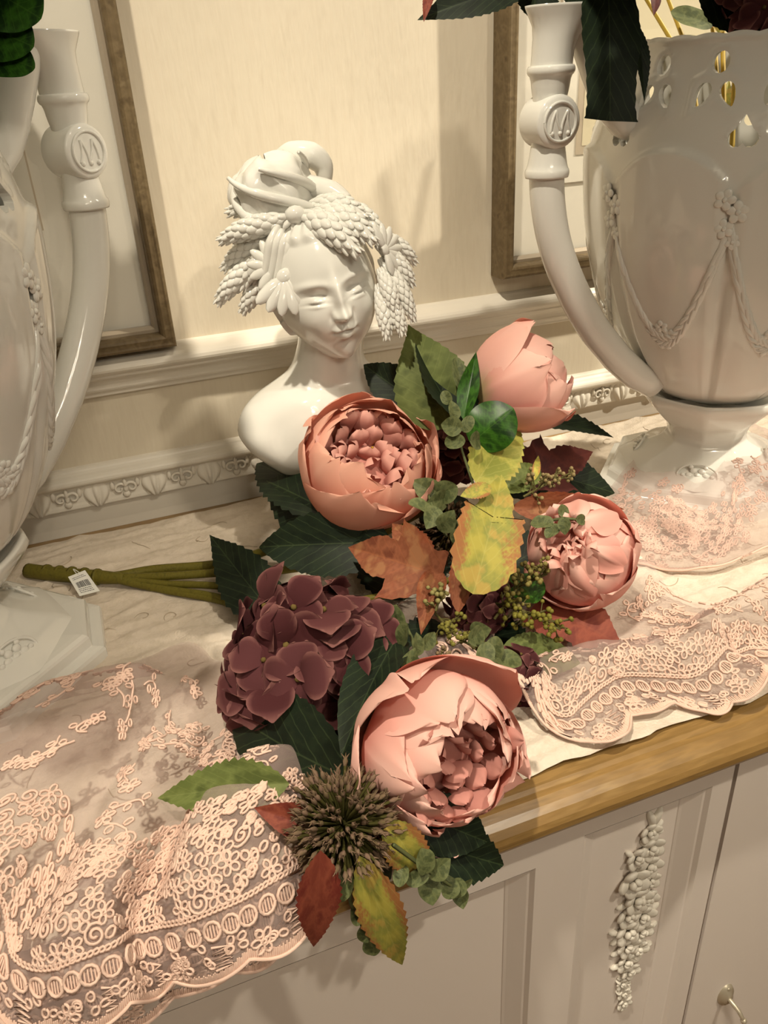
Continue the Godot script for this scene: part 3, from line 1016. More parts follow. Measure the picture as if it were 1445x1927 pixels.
func wheat_ear(t: Node3D, a: Vector3, z: Vector3, r: float, bow: Vector3) -> void:
	var b := MB.new()
	var n := maxi(6, int((z - a).length() / (r * 0.6)))
	var at := func(u: float) -> Vector3: return a.lerp(z, u) + bow * (4.0 * u * (1.0 - u))
	b.tube(range(13).map(func(q): return at.call(q / 12.0)), range(13).map(func(q): return r * (0.2 + 0.75 * sin(PI * clampf(0.12 + q / 12.0 * 0.86, 0, 1)))), 10)
	for k in n:
		var u := (k + 0.3) / n
		var p: Vector3 = at.call(u)
		var dir: Vector3 = (at.call(minf(u + 0.05, 1.0)) - at.call(u - 0.05)).normalized()
		var s := dir.cross(Vector3(0.3, 0.5, 0.8)).normalized()
		var w := s.cross(dir)
		var wide := r * (0.2 + 0.75 * sin(PI * clampf(0.12 + u * 0.86, 0, 1)))
		var ring := 7 if u < 0.8 else 5
		for j in ring:
			var g := TAU * (j + 0.5 * (k % 2)) / ring
			var o := s * cos(g) + w * sin(g)
			var y := (dir * 0.97 + o * 0.2).normalized()
			var q := o.slide(y).normalized()
			b.blob(p + o * wide * 0.86, Basis(q.cross(y) * -wide * 0.42, y * r * 0.62, q * wide * 0.30), 6, 8)
	part("wheat_ear", b, mats.ceramic, t)


func petal_fan(b: MB, p: Vector3, face: Basis, r: float, spread: float, n: int) -> void:
	for k in n:
		var a := (float(k) / (n - 1) - 0.5) * spread
		var q := face * Basis(Vector3.BACK, a)
		b.blob(p + q * Vector3(0, r * 0.6, 0.0), q * Basis.from_scale(Vector3(r * 0.22, r * 0.55, r * 0.14)), 6, 8)
	b.blob(p, face * Basis.from_scale(Vector3(r * 0.3, r * 0.22, r * 0.14)), 6, 8)


func bust() -> void:
	var m: Material = mats.ceramic
	var at := Vector3(0.19, 0.0, 0.125)
	var t := thing("bust", "white glazed bust of a girl crowned with wheat ears, standing before the panelled wall", "bust", at)
	# shoulders, chest and socle in level rings; neck leans towards the head
	var b := MB.new()
	var rows := []
	for q in [[0.0, 0.046, 0.046, 0, 0, 2.0], [0.006, 0.046, 0.046, 0, 0, 2.0], [0.009, 0.04, 0.04, 0, 0, 2.0], [0.018, 0.028, 0.028, 0, 0, 2.0], [0.032, 0.024, 0.024, 0, 0, 2.0], [0.046, 0.03, 0.027, 0, 0, 2.0], [0.056, 0.036, 0.032, 0, 0, 2.1], [0.068, 0.048, 0.039, 0, 0.002, 2.2], [0.082, 0.064, 0.044, 0, 0.004, 2.3], [0.098, 0.079, 0.046, 0, 0.005, 2.3], [0.113, 0.087, 0.046, 0, 0.004, 2.2], [0.125, 0.085, 0.043, 0, 0.002, 2.1], [0.136, 0.078, 0.039, 0, 0, 2.0], [0.145, 0.066, 0.035, 0, -0.002, 2.0], [0.152, 0.052, 0.0325, 0.001, -0.003, 2.0], [0.158, 0.041, 0.031, 0.0015, -0.003, 2.0], [0.165, 0.0345, 0.030, 0.002, -0.002, 2.0], [0.175, 0.0305, 0.029, 0.003, 0, 2.0], [0.19, 0.0285, 0.0285, 0.005, 0.003, 2.0], [0.205, 0.0275, 0.029, 0.005, 0.005, 2.0], [0.225, 0.026, 0.028, 0.003, 0.006, 2.0]]:
		var ring := PackedVector3Array()
		for j in 72:
			var a := TAU * j / 72
			var e: float = 2.0 / q[5]
			var cx := signf(cos(a)) * pow(absf(cos(a)), e)
			var sz := signf(sin(a)) * pow(absf(sin(a)), e)
			var p := Vector3(q[3] + cx * q[1], q[0], q[4] + sz * q[2])
			# the shoulder points hang lower, the collar bones show
			if q[0] > 0.05 and q[0] < 0.16:
				p.z += 0.005 * exp(-pow((q[0] - 0.143) / 0.008, 2.0)) * exp(-pow((absf(p.x) - 0.028) / 0.018, 2.0)) * (1.0 if p.z > 0 else 0.0)
				p.z -= 0.004 * exp(-pow((q[0] - 0.152) / 0.007, 2.0)) * exp(-pow(p.x / 0.012, 2.0)) * (1.0 if p.z > 0 else 0.0)
				p.z -= 0.007 * exp(-pow((q[0] - 0.115) / 0.018, 2.0)) * exp(-pow((absf(p.x) - 0.056) / 0.012, 2.0)) * (1.0 if p.z > 0 else 0.0)
			ring.append(at + p)
		rows.append(ring)
	b.grid(smooth_rows(rows, 3), true)
	# head
	var hc := Vector3(0.1897, 0.2339, 0.1390)
	var face := Basis.from_euler(Vector3(0.10, -0.05, 0.15)) * Basis.from_scale(Vector3.ONE * 0.0605)
	rows = []
	for i in 151:
		var la := PI * (i / 150.0 - 0.5) * 0.999
		var ring := PackedVector3Array()
		for j in 220:
			# longitudes gather on the face side
			var u := TAU * j / 220
			var lo := u - 0.55 * sin(u)
			ring.append(hc + face * head_point(Vector3(sin(lo) * cos(la), sin(la), cos(lo) * cos(la))))
		ring.reverse()
		rows.append(ring)
	b.grid(rows, true)
	part("head_and_shoulders", b, m, t)
	# chignon: a folded knot on the crown with a curl falling to the left
	b = MB.new()
	var up := Basis.from_euler(Vector3(-0.1, 0.2, 0.24))
	var kc := hc + up * Vector3(-0.004, 0.072, -0.02)
	rows = []
	for i in 41:
		var la := PI * (i / 40.0 - 0.5) * 0.99
		var ring := PackedVector3Array()
		for j in 96:
			var a := TAU * j / 96
			var f := 1.0 + 0.06 * sin(a * 5.0 + la * 3.5) + 0.04 * sin(a * 9.0 - la * 4.0)
			var y := signf(sin(la)) * pow(absf(sin(la)), 0.75)
			var w := pow(cos(la), 0.62) * (1.0 + 0.16 * y)
			ring.append(kc + up * Vector3(cos(a) * w * 0.03 * f, y * (0.036 + 0.003 * sin(a * 3.0 + 1.0)), sin(a) * w * 0.027 * f))
		rows.append(ring)
	b.grid(rows, true)
	for s in 5:
		var pts := []
		for k in 25:
			var u := k / 24.0
			var a := s * 1.3 + u * 3.2
			pts.append(kc + up * Vector3(cos(a) * 0.032, -0.03 + 0.062 * u, sin(a) * 0.029))
		b.tube(pts, [0.0016, 0.0036, 0.0042, 0.0038, 0.0016], 8)
	part("chignon", b, m, t)
	b = MB.new()
	b.tube(bend([Vector3(0.1661, 0.3199, 0.0823), Vector3(0.1530, 0.3179, 0.0848), Vector3(0.1424, 0.3134, 0.0896), Vector3(0.1369, 0.3070, 0.0949), Vector3(0.1370, 0.3009, 0.1007), Vector3(0.1330, 0.3064, 0.0938)], 7), [0.006, 0.013, 0.014, 0.011, 0.006, 0.002], 14, 0.8)
	b.tube(bend([Vector3(0.1726, 0.3321, 0.0897), Vector3(0.1837, 0.3364, 0.0972), Vector3(0.1983, 0.3340, 0.1037), Vector3(0.2070, 0.3255, 0.1056), Vector3(0.2076, 0.3121, 0.1073)], 7), [0.005, 0.009, 0.0105, 0.009, 0.005], 14)
	b.tube(bend([Vector3(0.1752, 0.3147, 0.1064), Vector3(0.1895, 0.3124, 0.1188), Vector3(0.2050, 0.3074, 0.1330), Vector3(0.2136, 0.3006, 0.1459)], 7), [0.005, 0.009, 0.009, 0.005], 12)
	b.tube(bend([Vector3(0.1653, 0.3075, 0.1070), Vector3(0.1558, 0.3022, 0.1066), Vector3(0.1552, 0.2966, 0.1156), Vector3(0.1636, 0.2952, 0.1253)], 7), [0.004, 0.008, 0.008, 0.004], 12)
	part("hair_roll", b, m, t)
	# wheat: each ear from its root to its tip
	for w in [[Vector3(0.1718, 0.2983, 0.1324), Vector3(0.1237, 0.2964, 0.1046), 0.0085, 6], [Vector3(0.1673, 0.2922, 0.1463), Vector3(0.1110, 0.2778, 0.1226), 0.0088, 6], [Vector3(0.1660, 0.2861, 0.1373), Vector3(0.1133, 0.2530, 0.1073), 0.0085, 8], [Vector3(0.1545, 0.2681, 0.1313), Vector3(0.1036, 0.2272, 0.1124), 0.0088, 8], [Vector3(0.1465, 0.2493, 0.1271), Vector3(0.1210, 0.2191, 0.1231), 0.0075, 2], [Vector3(0.1546, 0.2746, 0.1337), Vector3(0.1233, 0.2389, 0.1248), 0.0085, 3], [Vector3(0.1739, 0.2934, 0.1480), Vector3(0.2030, 0.2681, 0.1964), 0.0105, 9], [Vector3(0.1888, 0.2957, 0.1459), Vector3(0.2194, 0.2736, 0.1871), 0.0098, 9], [Vector3(0.1874, 0.3001, 0.1370), Vector3(0.2211, 0.2892, 0.1670), 0.0085, 8], [Vector3(0.2089, 0.2984, 0.1395), Vector3(0.2335, 0.2710, 0.1696), 0.008, 8], [Vector3(0.2303, 0.2761, 0.1595), Vector3(0.2614, 0.2499, 0.1672), 0.0066, 6], [Vector3(0.2289, 0.2686, 0.1693), Vector3(0.2515, 0.2357, 0.1838), 0.0066, 6], [Vector3(0.2287, 0.2579, 0.1752), Vector3(0.2459, 0.2105, 0.1959), 0.0066, 6], [Vector3(0.2244, 0.2515, 0.1833), Vector3(0.2281, 0.2204, 0.2021), 0.0066, 3], [Vector3(0.2251, 0.2391, 0.1845), Vector3(0.2319, 0.2038, 0.2067), 0.0066, 4], [Vector3(0.2219, 0.2393, 0.1833), Vector3(0.2193, 0.2015, 0.2036), 0.0066, 3]]:
		wheat_ear(t, w[0], w[1], w[2], (w[0].lerp(w[1], 0.5) - hc).normalized() * 0.0006 * w[3])
	b = MB.new()
	petal_fan(b, Vector3(0.1664, 0.2957, 0.1524), Basis.from_euler(Vector3(-0.2, 0.1, 2.6)), 0.012, 2.0, 4)
	b.blob(Vector3(0.1674, 0.2962, 0.1537), Basis.from_scale(Vector3(0.009, 0.007, 0.007)))
	b.tube([Vector3(0.1701, 0.2872, 0.1501), Vector3(0.1675, 0.2799, 0.1533), Vector3(0.1609, 0.2734, 0.1510), Vector3(0.1517, 0.2718, 0.1439)], [0.003, 0.005, 0.0045, 0.0015], 10)
	part("ribbon_knot", b, m, t)
	b = MB.new()
	petal_fan(b, Vector3(0.1507, 0.2532, 0.1648), Basis.from_euler(Vector3(-0.35, -0.2, -2.6)), 0.027, 2.9, 9)
	petal_fan(b, Vector3(0.1463, 0.2596, 0.1512), Basis.from_euler(Vector3(-0.3, -0.3, 1.2)), 0.019, 2.6, 6)
	for k in 4:
		b.tube(bend([Vector3(0.1685, 0.2865, 0.1523), Vector3(0.1597, 0.2743, 0.1561), Vector3(0.1551, 0.2593, 0.1557), Vector3(0.1469, 0.2374, 0.1555)].map(func(p): return p + Vector3(-0.0045 * k, 0.001 * k, -0.002 * k)), 6), [0.002, 0.0042, 0.004, 0.0018], 8)
	part("flower_ornament", b, m, t)
	b = MB.new()
	petal_fan(b, Vector3(0.2297, 0.2671, 0.1824), Basis.from_euler(Vector3(-0.3, 0.5, -1.4)), 0.018, 3.4, 8)
	part("flower_ornament", b, m, t)


func smooth_rows(rows: Array, n: int) -> Array:
	# more rings between the given ones, on a smooth curve
	var o := []
	for i in rows.size() - 1:
		for s in n:
			var u := float(s) / n
			var r := PackedVector3Array()
			for j in rows[i].size():
				r.append(rows[i][j].cubic_interpolate(rows[i + 1][j], rows[maxi(i - 1, 0)][j], rows[mini(i + 2, rows.size() - 1)][j], u))
			o.append(r)
	o.append(rows[-1])
	return o


# ---- runner and lace ---------------------------------------------------------------------------
var crease := FastNoiseLite.new()


func cloth() -> void:
	crease.seed = 21
	crease.frequency = 1.0
	crease.fractal_octaves = 3
	var b := MB.new()
	var rows := []
	for i in 131:
		var r := PackedVector3Array()
		for j in 301:
			var x := lerpf(-0.75, 1.1, j / 300.0)
			var z0 := 0.034 + 0.006 * crease.get_noise_2d(x * 6.0, 3.0)
			var z1 := 0.4855 + 0.004 * crease.get_noise_2d(x * 9.0, 8.0) + 0.002 * crease.get_noise_2d(x * 40.0, 2.0)
			var z := lerpf(z0, z1, i / 130.0)
			r.append(Vector3(x, runner_height(x, z) + (-0.0008 if i == 0 or i == 130 else 0.0), z))
		rows.append(r)
	b.grid(rows, false, true)
	var o := part("table_runner", b, mats.runner_cloth, self)
	tag(o, "cream crinkled table runner covering the wooden sideboard top", "table runner")
	b = MB.new()
	var g := RandomNumberGenerator.new()
	g.seed = 5
	for k in 150:
		var p := Vector2(g.randf_range(-0.25, 0.75), g.randf_range(0.05, 0.47))
		var a := g.randf() * TAU
		var curl := g.randf_range(-1.6, 1.6)
		var pts := []
		for q in 12:
			p += Vector2(cos(a), sin(a)) * 0.0021
			a += curl * (0.15 + 0.03 * q)
			pts.append(Vector3(p.x, runner_height(p.x, p.y) + 0.0003, p.y))
		b.tube(pts, [0.0002, 0.0005, 0.0004], 4)
	part("stitching", b, mats.runner_thread, o).set_meta("kind", "stuff")
	lace()


func runner_height(x: float, z: float) -> float:
	var n := crease.get_noise_2d(x * 7.0 + z * 5.0, z * 26.0)
	var m := crease.get_noise_2d(x * 3.0 + 9.0, z * 9.0 + x * 4.0)
	return 0.0022 + 0.0026 * maxf(0.0, 1.0 - absf(n) * 4.0) + 0.003 * maxf(0.0, m) + 0.0008 * crease.get_noise_2d(x * 60.0, z * 60.0)


# a sheet of cloth: points over a (along the hem) and q (metres of cloth back from the hem), so that what is
# sewn on it keeps its size wherever the cloth folds
func sheet(f: Callable, hem: Callable, l0: float, a0: float, a1: float, depth: float, na: int, nl: int) -> Dictionary:
	var cols := []
	for j in na + 1:
		var a := lerpf(a0, a1, float(j) / na)
		var end: float = hem.call(a)
		var n := 150
		var pts := []
		var run := [0.0]
		for k in n + 1:
			pts.append(f.call(a, lerpf(end, l0, float(k) / n)))
			if k > 0:
				run.append(run[k - 1] + pts[k].distance_to(pts[k - 1]))
		var c := PackedVector3Array()
		var k := 0
		for i in nl + 1:
			var q := depth * i / nl
			while k < n - 1 and run[k + 1] < q:
				k += 1
			var w: float = clampf((q - run[k]) / maxf(1e-6, run[k + 1] - run[k]), 0.0, 1.0)
			c.append(pts[k].lerp(pts[k + 1], w))
		cols.append(c)
	return {"cols": cols, "a0": a0, "a1": a1, "depth": depth, "na": na, "nl": nl}


func on_sheet(s: Dictionary, a: float, q: float, lift: float) -> Vector3:
	var u := clampf((a - s.a0) / (s.a1 - s.a0) * s.na, 0.0, s.na - 0.001)
	var v := clampf(q / s.depth * s.nl, 0.0, s.nl - 0.001)
	var j := int(u)
	var i := int(v)
	var r: PackedVector3Array = s.cols[j]
	var w: PackedVector3Array = s.cols[j + 1]
	var p := r[i].lerp(r[i + 1], v - i).lerp(w[i].lerp(w[i + 1], v - i), u - j)
	var n := (w[i] - r[i]).cross(r[i + 1] - r[i])
	return p + n.normalized() * lift if lift != 0.0 else p


func stretch(s: Dictionary, c: Vector2) -> float:
	return clampf(on_sheet(s, c.x + 0.002, c.y, 0.0).distance_to(on_sheet(s, c.x - 0.002, c.y, 0.0)) / 0.004, 0.5, 3.0)


func scallop(a: float) -> float:
	return 0.0075 * (1.0 - absf(sin(PI * a / 0.034)))


func net(s: Dictionary, t: Node3D, edge := true) -> void:
	# the net is cut along the scalloped hem
	var b := MB.new()
	var rows := []
	for i in s.nl + 1:
		var r := PackedVector3Array()
		for j in s.na * 2 + 1:
			var a := lerpf(s.a0, s.a1, float(j) / (s.na * 2))
			r.append(on_sheet(s, a, lerpf(scallop(a) if edge else 0.0, s.depth, float(i) / s.nl), 0.0))
		rows.append(r)
	b.grid(rows, false, false)
	part("lace_net", b, mats.lace_net, t)


func thread(b: MB, s: Dictionary, pts: Array, r: float, closed := false) -> void:
	var o := []
	for p in pts:
		o.append(on_sheet(s, p.x, p.y, r * 0.9))
	b.tube(o, [r], 4, 1.0, not closed)


# points drawn round a spot c, true to size on the cloth
func drawn(s: Dictionary, c: Vector2, pts: Array) -> Array:
	var k := stretch(s, c)
	var o := []
	for p in pts:
		o.append(c + Vector2(p.x / k, p.y))
	return o


func loop(b: MB, s: Dictionary, c: Vector2, rx: float, ry: float, turn: float, r := 0.00075, n := 9) -> void:
	var p := []
	for k in n + 1:
		var a := TAU * k / n
		p.append(Vector2(cos(a) * rx, sin(a) * ry).rotated(turn))
	thread(b, s, drawn(s, c, p), r, true)


func lace_flower(b: MB, s: Dictionary, c: Vector2, r: float, n: int, turn: float) -> void:
	var w := stretch(s, c)
	for k in n:
		var a := turn + TAU * k / n
		loop(b, s, c + Vector2(cos(a) / w, sin(a)) * r * 0.62, r * 0.42, r * 0.3, a, 0.0008)
	loop(b, s, c, r * 0.2, r * 0.2, 0.0, 0.0009, 6)


func lace_spiral(b: MB, s: Dictionary, c: Vector2, r: float, turn: float) -> void:
	var p := []
	for k in 26:
		var u := k / 25.0
		p.append(Vector2(cos(turn + u * 11.0), sin(turn + u * 11.0)) * r * (1.0 - 0.85 * u))
	thread(b, s, drawn(s, c, p), 0.0009)


func wander(b: MB, s: Dictionary, g: RandomNumberGenerator, p: Vector2, a: float, n: int) -> void:
	var pts := []
	var bend := g.randf_range(-0.35, 0.35)
	for k in n:
		pts.append(p)
		p += Vector2(cos(a) / stretch(s, p), sin(a)) * 0.0022
		a += bend + g.randf_range(-0.35, 0.35)
		if k % 3 == 1:
			var w := a + (1.4 if k % 2 == 0 else -1.4)
			loop(b, s, p + Vector2(cos(w), sin(w)) * 0.0035, 0.0024, 0.0018, w)
	thread(b, s, pts, 0.0008)
	lace_flower(b, s, p + Vector2(cos(a), sin(a)) * 0.003, 0.0052, 5, a)


func border(s: Dictionary, from: float, to: float, t: Node3D, edge := true) -> void:
	var b := MB.new()
	var a := from
	while a < to:
		var h := scallop(a) if edge else 0.0
		thread(b, s, [Vector2(a, h), Vector2(a, h + 0.0022), Vector2(a + 0.0003, h + 0.0058 + 0.0008 * sin(a * 3000.0))], 0.00058)
		a += 0.00098 / stretch(s, Vector2(a, 0.002))
	var line := []
	a = from
	while a < to:
		line.append(Vector2(a, (scallop(a) if edge else 0.0) + 0.0003))
		a += 0.0017
	thread(b, s, line, 0.0011)
	part("scalloped_border", b, mats.lace_thread, t).set_meta("kind", "stuff")


func bands(s: Dictionary, from: float, to: float, g: RandomNumberGenerator, t: Node3D, upto: float) -> void:
	var b := MB.new()
	# flowers in the scallops, then medallions, a chain and a dense band of blossoms
	var a := from
	while a < to:
		lace_flower(b, s, Vector2(a, 0.0125), 0.0062, 6, g.randf())
		for k in 11:
			loop(b, s, Vector2(a + g.randf_range(-0.015, 0.015), g.randf_range(0.010, 0.0215)), 0.0023, 0.0017, g.randf() * PI)
		var z := []
		for k in 9:
			z.append(Vector2(a + 0.017 + 0.0028 * (k % 2 * 2 - 1), 0.008 + k * 0.0015))
		thread(b, s, z, 0.0008)
		a += 0.034
	var d := 0.0275
	if upto > d:
		a = from
		while a < to:
			var w := stretch(s, Vector2(a, d))
			loop(b, s, Vector2(a, d), 0.0042, 0.0043, 0.0, 0.001, 11)
			for k in 4:
				var x := (k - 1.5) * 0.0016 / w
				thread(b, s, [Vector2(a + x, d - 0.003), Vector2(a + x, d + 0.003)], 0.0005)
			a += 0.0102 / w
	d = 0.0362
	if upto > d:
		a = from
		while a < to:
			loop(b, s, Vector2(a, d), 0.0016, 0.0011, 0.4, 0.0008, 7)
			a += 0.0027 / stretch(s, Vector2(a, d))
	d = 0.0425
	while d < upto:
		a = from + g.randf() * 0.01
		while a < to:
			var c := Vector2(a, d + g.randf_range(-0.002, 0.002))
			var what := g.randf()
			if what < 0.45:
				lace_flower(b, s, c, g.randf_range(0.0048, 0.0065), 5, g.randf() * TAU)
			elif what < 0.62:
				lace_spiral(b, s, c, 0.0054, g.randf() * TAU)
			else:
				for k in 4:
					loop(b, s, c + Vector2(g.randf_range(-0.004, 0.004), g.randf_range(-0.004, 0.004)), 0.0025, 0.0019, g.randf() * PI, 0.0009)
			a += g.randf_range(0.0095, 0.0125) / stretch(s, c)
		d += 0.0098
	part("embroidery", b, mats.lace_thread, t).set_meta("kind", "stuff")


func vines(s: Dictionary, a0: float, a1: float, l0: float, l1: float, n: int, g: RandomNumberGenerator, t: Node3D) -> void:
	var b := MB.new()
	for k in n:
		wander(b, s, g, Vector2(g.randf_range(a0, a1), g.randf_range(l0, l1)), g.randf() * TAU, 8 + g.randi() % 8)
	part("embroidery", b, mats.lace_thread, t).set_meta("kind", "stuff")


func over_edge(z: float, e: float) -> Vector2:
	# (z, height) of cloth that runs over the rounded front edge
	if z < e:
		return Vector2(z, 0)
	var q := minf((z - e) / 0.019, PI / 2)
	return Vector2(e + 0.019 * sin(q), -0.019 * (1.0 - cos(q)) - maxf(0.0, z - e - 0.019 * PI / 2))


func ridge(x: float, c: float, w: float) -> float:
	var q := (x - c) / w
	return 1.0 / (1.0 + q * q * q * q) if absf(q) < 4.0 else 0.0


func front_lace(a: float, z: float) -> Vector3:
	var w := crease.get_noise_2d(a * 9.0, z * 7.0)
	var e := over_edge(z, 0.494)
	var up1 := ridge(a, -0.118, 0.062) * smoothstep(0.285, 0.34, z) * (1.0 - 0.6 * smoothstep(0.45, 0.50, z)) * 0.050
	var up2 := ridge(a, -0.018 + 0.1 * (z - 0.44), 0.021) * smoothstep(0.34, 0.44, z) * 0.034
	var up3 := ridge(a, 0.068 + 0.15 * (z - 0.46), 0.031) * smoothstep(0.418, 0.446, z) * 0.043
	var h := 0.0060 + 0.004 * w + up1 + up2 + up3 + 0.0016 * crease.get_noise_2d(a * 40.0, z * 20.0)
	var x := a - 0.6 * (minf(z, 0.50) - 0.4) + up1 * 0.55 - up3 * 0.5 * smoothstep(0.07, 0.03, a) + up2 * 0.3
	var out := smoothstep(0.49, 0.53, z)
	return Vector3(x, h * (1.0 - 0.5 * out) + e.y, e.x + h * 0.5 * out)


func lace() -> void:
	var t := thing("lace_cloth", "pale pink embroidered lace with scalloped edges, spread crumpled beneath the bouquet", "lace", Vector3(0.16, 0.0, 0.42))
	var g := RandomNumberGenerator.new()
	g.seed = 77
	var hem := func(a: float) -> float:
		return 0.497 + 0.033 * smoothstep(-0.08, -0.03, a) - 0.004 * smoothstep(0.06, 0.1, a)
	var s := sheet(front_lace, hem, 0.17, -0.32, 0.108, 0.30, 210, 150)
	net(s, t)
	border(s, -0.24, 0.106, t)
	bands(s, -0.23, 0.10, g, t, 0.092)
	vines(s, -0.22, 0.10, 0.10, 0.25, 62, g, t)
	# the under layer hanging at the edge
	var low := func(a: float, z: float) -> Vector3:
		var e := over_edge(z, 0.492)
		return Vector3(a, e.y + 0.003, e.x + 0.001 + 0.003 * sin(a * 90.0) * smoothstep(0.5, 0.53, z))
	var hem2 := func(a: float) -> float:
		return 0.548 - 0.02 * smoothstep(-0.01, 0.05, a)
	s = sheet(low, hem2, 0.40, -0.22, 0.055, 0.10, 90, 50)
	net(s, t)
	border(s, -0.2, 0.054, t)
	bands(s, -0.19, 0.05, g, t, 0.05)
	# the frill along the front edge on the right
	var frill := func(a: float, l: float) -> Vector3:
		var back := lerpf(0.285, 0.405, smoothstep(0.345, 0.42, a))
		var front := lerpf(0.425, 0.486, smoothstep(0.205, 0.245, a)) + 0.006 * smoothstep(0.3, 0.38, a)
		var u := l / 0.2
		var z := lerpf(back, front, u)
		var e := over_edge(z, 0.488)
		var h := 0.006 + 0.027 * ridge(z, 0.428 + 0.012 * sin(a * 24.0), 0.017) * smoothstep(0.19, 0.25, a) + 0.023 * ridge(z, 0.364 + 0.03 * sin(a * 15.0), 0.016) * smoothstep(0.44, 0.36, a)
		h += 0.0125 * smoothstep(0.45, 1.0, u) * (1.0 + sin(a * 95.0 + 2.0 * sin(a * 31.0))) * 0.5 * (1.0 + 0.6 * sin(a * 40.0)) + 0.004 * crease.get_noise_2d(a * 22.0, z * 22.0)
		return Vector3(a + 0.006 * sin(z * 80.0), maxf(0.004, h) + e.y, e.x + 0.008 * sin(a * 60.0) * smoothstep(0.5, 1.0, u))
	var hem3 := func(_a: float) -> float:
		return 0.199
	s = sheet(frill, hem3, 0.0, 0.12, 0.66, 0.19, 220, 110)
	net(s, t)
	border(s, 0.17, 0.65, t)
	bands(s, 0.18, 0.64, g, t, 0.06)
	vines(s, 0.19, 0.44, 0.06, 0.17, 52, g, t)
	# gathered round the foot of the right urn; a is measured round it at 15 cm
	var wrap := func(a: float, l: float) -> Vector3:
		var q := a / 0.15
		var u := l / 0.14
		var far := 0.165 + 0.036 * smoothstep(1.85, 2.4, q) - 0.012 * smoothstep(1.6, 0.6, q)
		var r := lerpf(0.060, far, u)
		var h := 0.0445 * smoothstep(0.128, 0.058, r) + 0.0055 + 0.016 * ridge(r, 0.128 + 0.012 * sin(q * 4.0), 0.017) * (0.55 + 0.45 * sin(q * 3.0 + 0.6)) + 0.005 * crease.get_noise_2d(q * 2.2, r * 22.0)
		h += 0.009 * smoothstep(0.9, 1.0, u) * (0.6 + 0.4 * sin(q * 7.0))
		r += 0.004 * sin(q * 9.0) * u
		return Vector3(0.56 + cos(q) * r, h, 0.2 + sin(q) * r)
	var hem4 := func(_a: float) -> float:
		return 0.139
	s = sheet(wrap, hem4, 0.0, -0.05, 0.48, 0.13, 160, 70)
	net(s, t, false)
	border(s, -0.04, 0.47, t, false)
	var b := MB.new()
	for k in 260:
		var c := Vector2(0.352, 0.066) + Vector2(g.randfn() * 0.036, g.randfn() * 0.022)
		if c.y < 0.012 or c.y > 0.125:
			continue
		var turn := g.randf() * TAU
		if k % 5 == 0:
			lace_flower(b, s, c, 0.005, 5, turn)
		else:
			loop(b, s, c, 0.0024, 0.0018, turn)
	for k in 4:
		loop(b, s, Vector2(0.352, 0.066), 0.0035 + k * 0.0036, 0.003 + k * 0.003, 0.4, 0.0008, 18)
	part("embroidery", b, mats.lace_thread, t).set_meta("kind", "stuff")
	vines(s, 0.1, 0.47, 0.01, 0.11, 40, g, t)


# ---- leaves ------------------------------------------------------------------------------------
# half outlines: (across in half widths, along the midrib)
const OVATE := [Vector2(0, 0), Vector2(0.32, 0.03), Vector2(0.68, 0.12), Vector2(0.93, 0.26), Vector2(1.0, 0.4), Vector2(0.92, 0.56), Vector2(0.7, 0.72), Vector2(0.4, 0.86), Vector2(0.13, 0.96), Vector2(0, 1)]
const POINTED := [Vector2(0, 0), Vector2(0.45, 0.04), Vector2(0.86, 0.16), Vector2(1.0, 0.33), Vector2(0.9, 0.5), Vector2(0.62, 0.68), Vector2(0.33, 0.82), Vector2(0.11, 0.93), Vector2(0, 1)]
const LANCE := [Vector2(0, 0), Vector2(0.45, 0.08), Vector2(0.85, 0.22), Vector2(1.0, 0.38), Vector2(0.88, 0.55), Vector2(0.58, 0.73), Vector2(0.25, 0.89), Vector2(0, 1)]
const ROUND := [Vector2(0, 0), Vector2(0.5, 0.06), Vector2(0.86, 0.22), Vector2(1.0, 0.45), Vector2(0.93, 0.68), Vector2(0.62, 0.88), Vector2(0.25, 0.975), Vector2(0, 1)]
const LOBED := [Vector2(0, 0), Vector2(0.3, 0.02), Vector2(0.72, 0.1), Vector2(0.95, 0.24), Vector2(1.0, 0.42), Vector2(0.98, 0.56), Vector2(0.9, 0.66), Vector2(0.70, 0.60), Vector2(0.56, 0.66), Vector2(0.5, 0.78), Vector2(0.3, 0.87), Vector2(0.16, 0.94), Vector2(0, 1)]
const MAPLE := [Vector2(0, 0), Vector2(0.28, 0.03), Vector2(0.6, 0.0), Vector2(0.52, 0.13), Vector2(0.78, 0.24), Vector2(1.0, 0.47), Vector2(0.72, 0.45), Vector2(0.46, 0.47), Vector2(0.52, 0.6), Vector2(0.42, 0.72), Vector2(0.3, 0.79), Vector2(0.14, 0.9), Vector2(0, 1)]


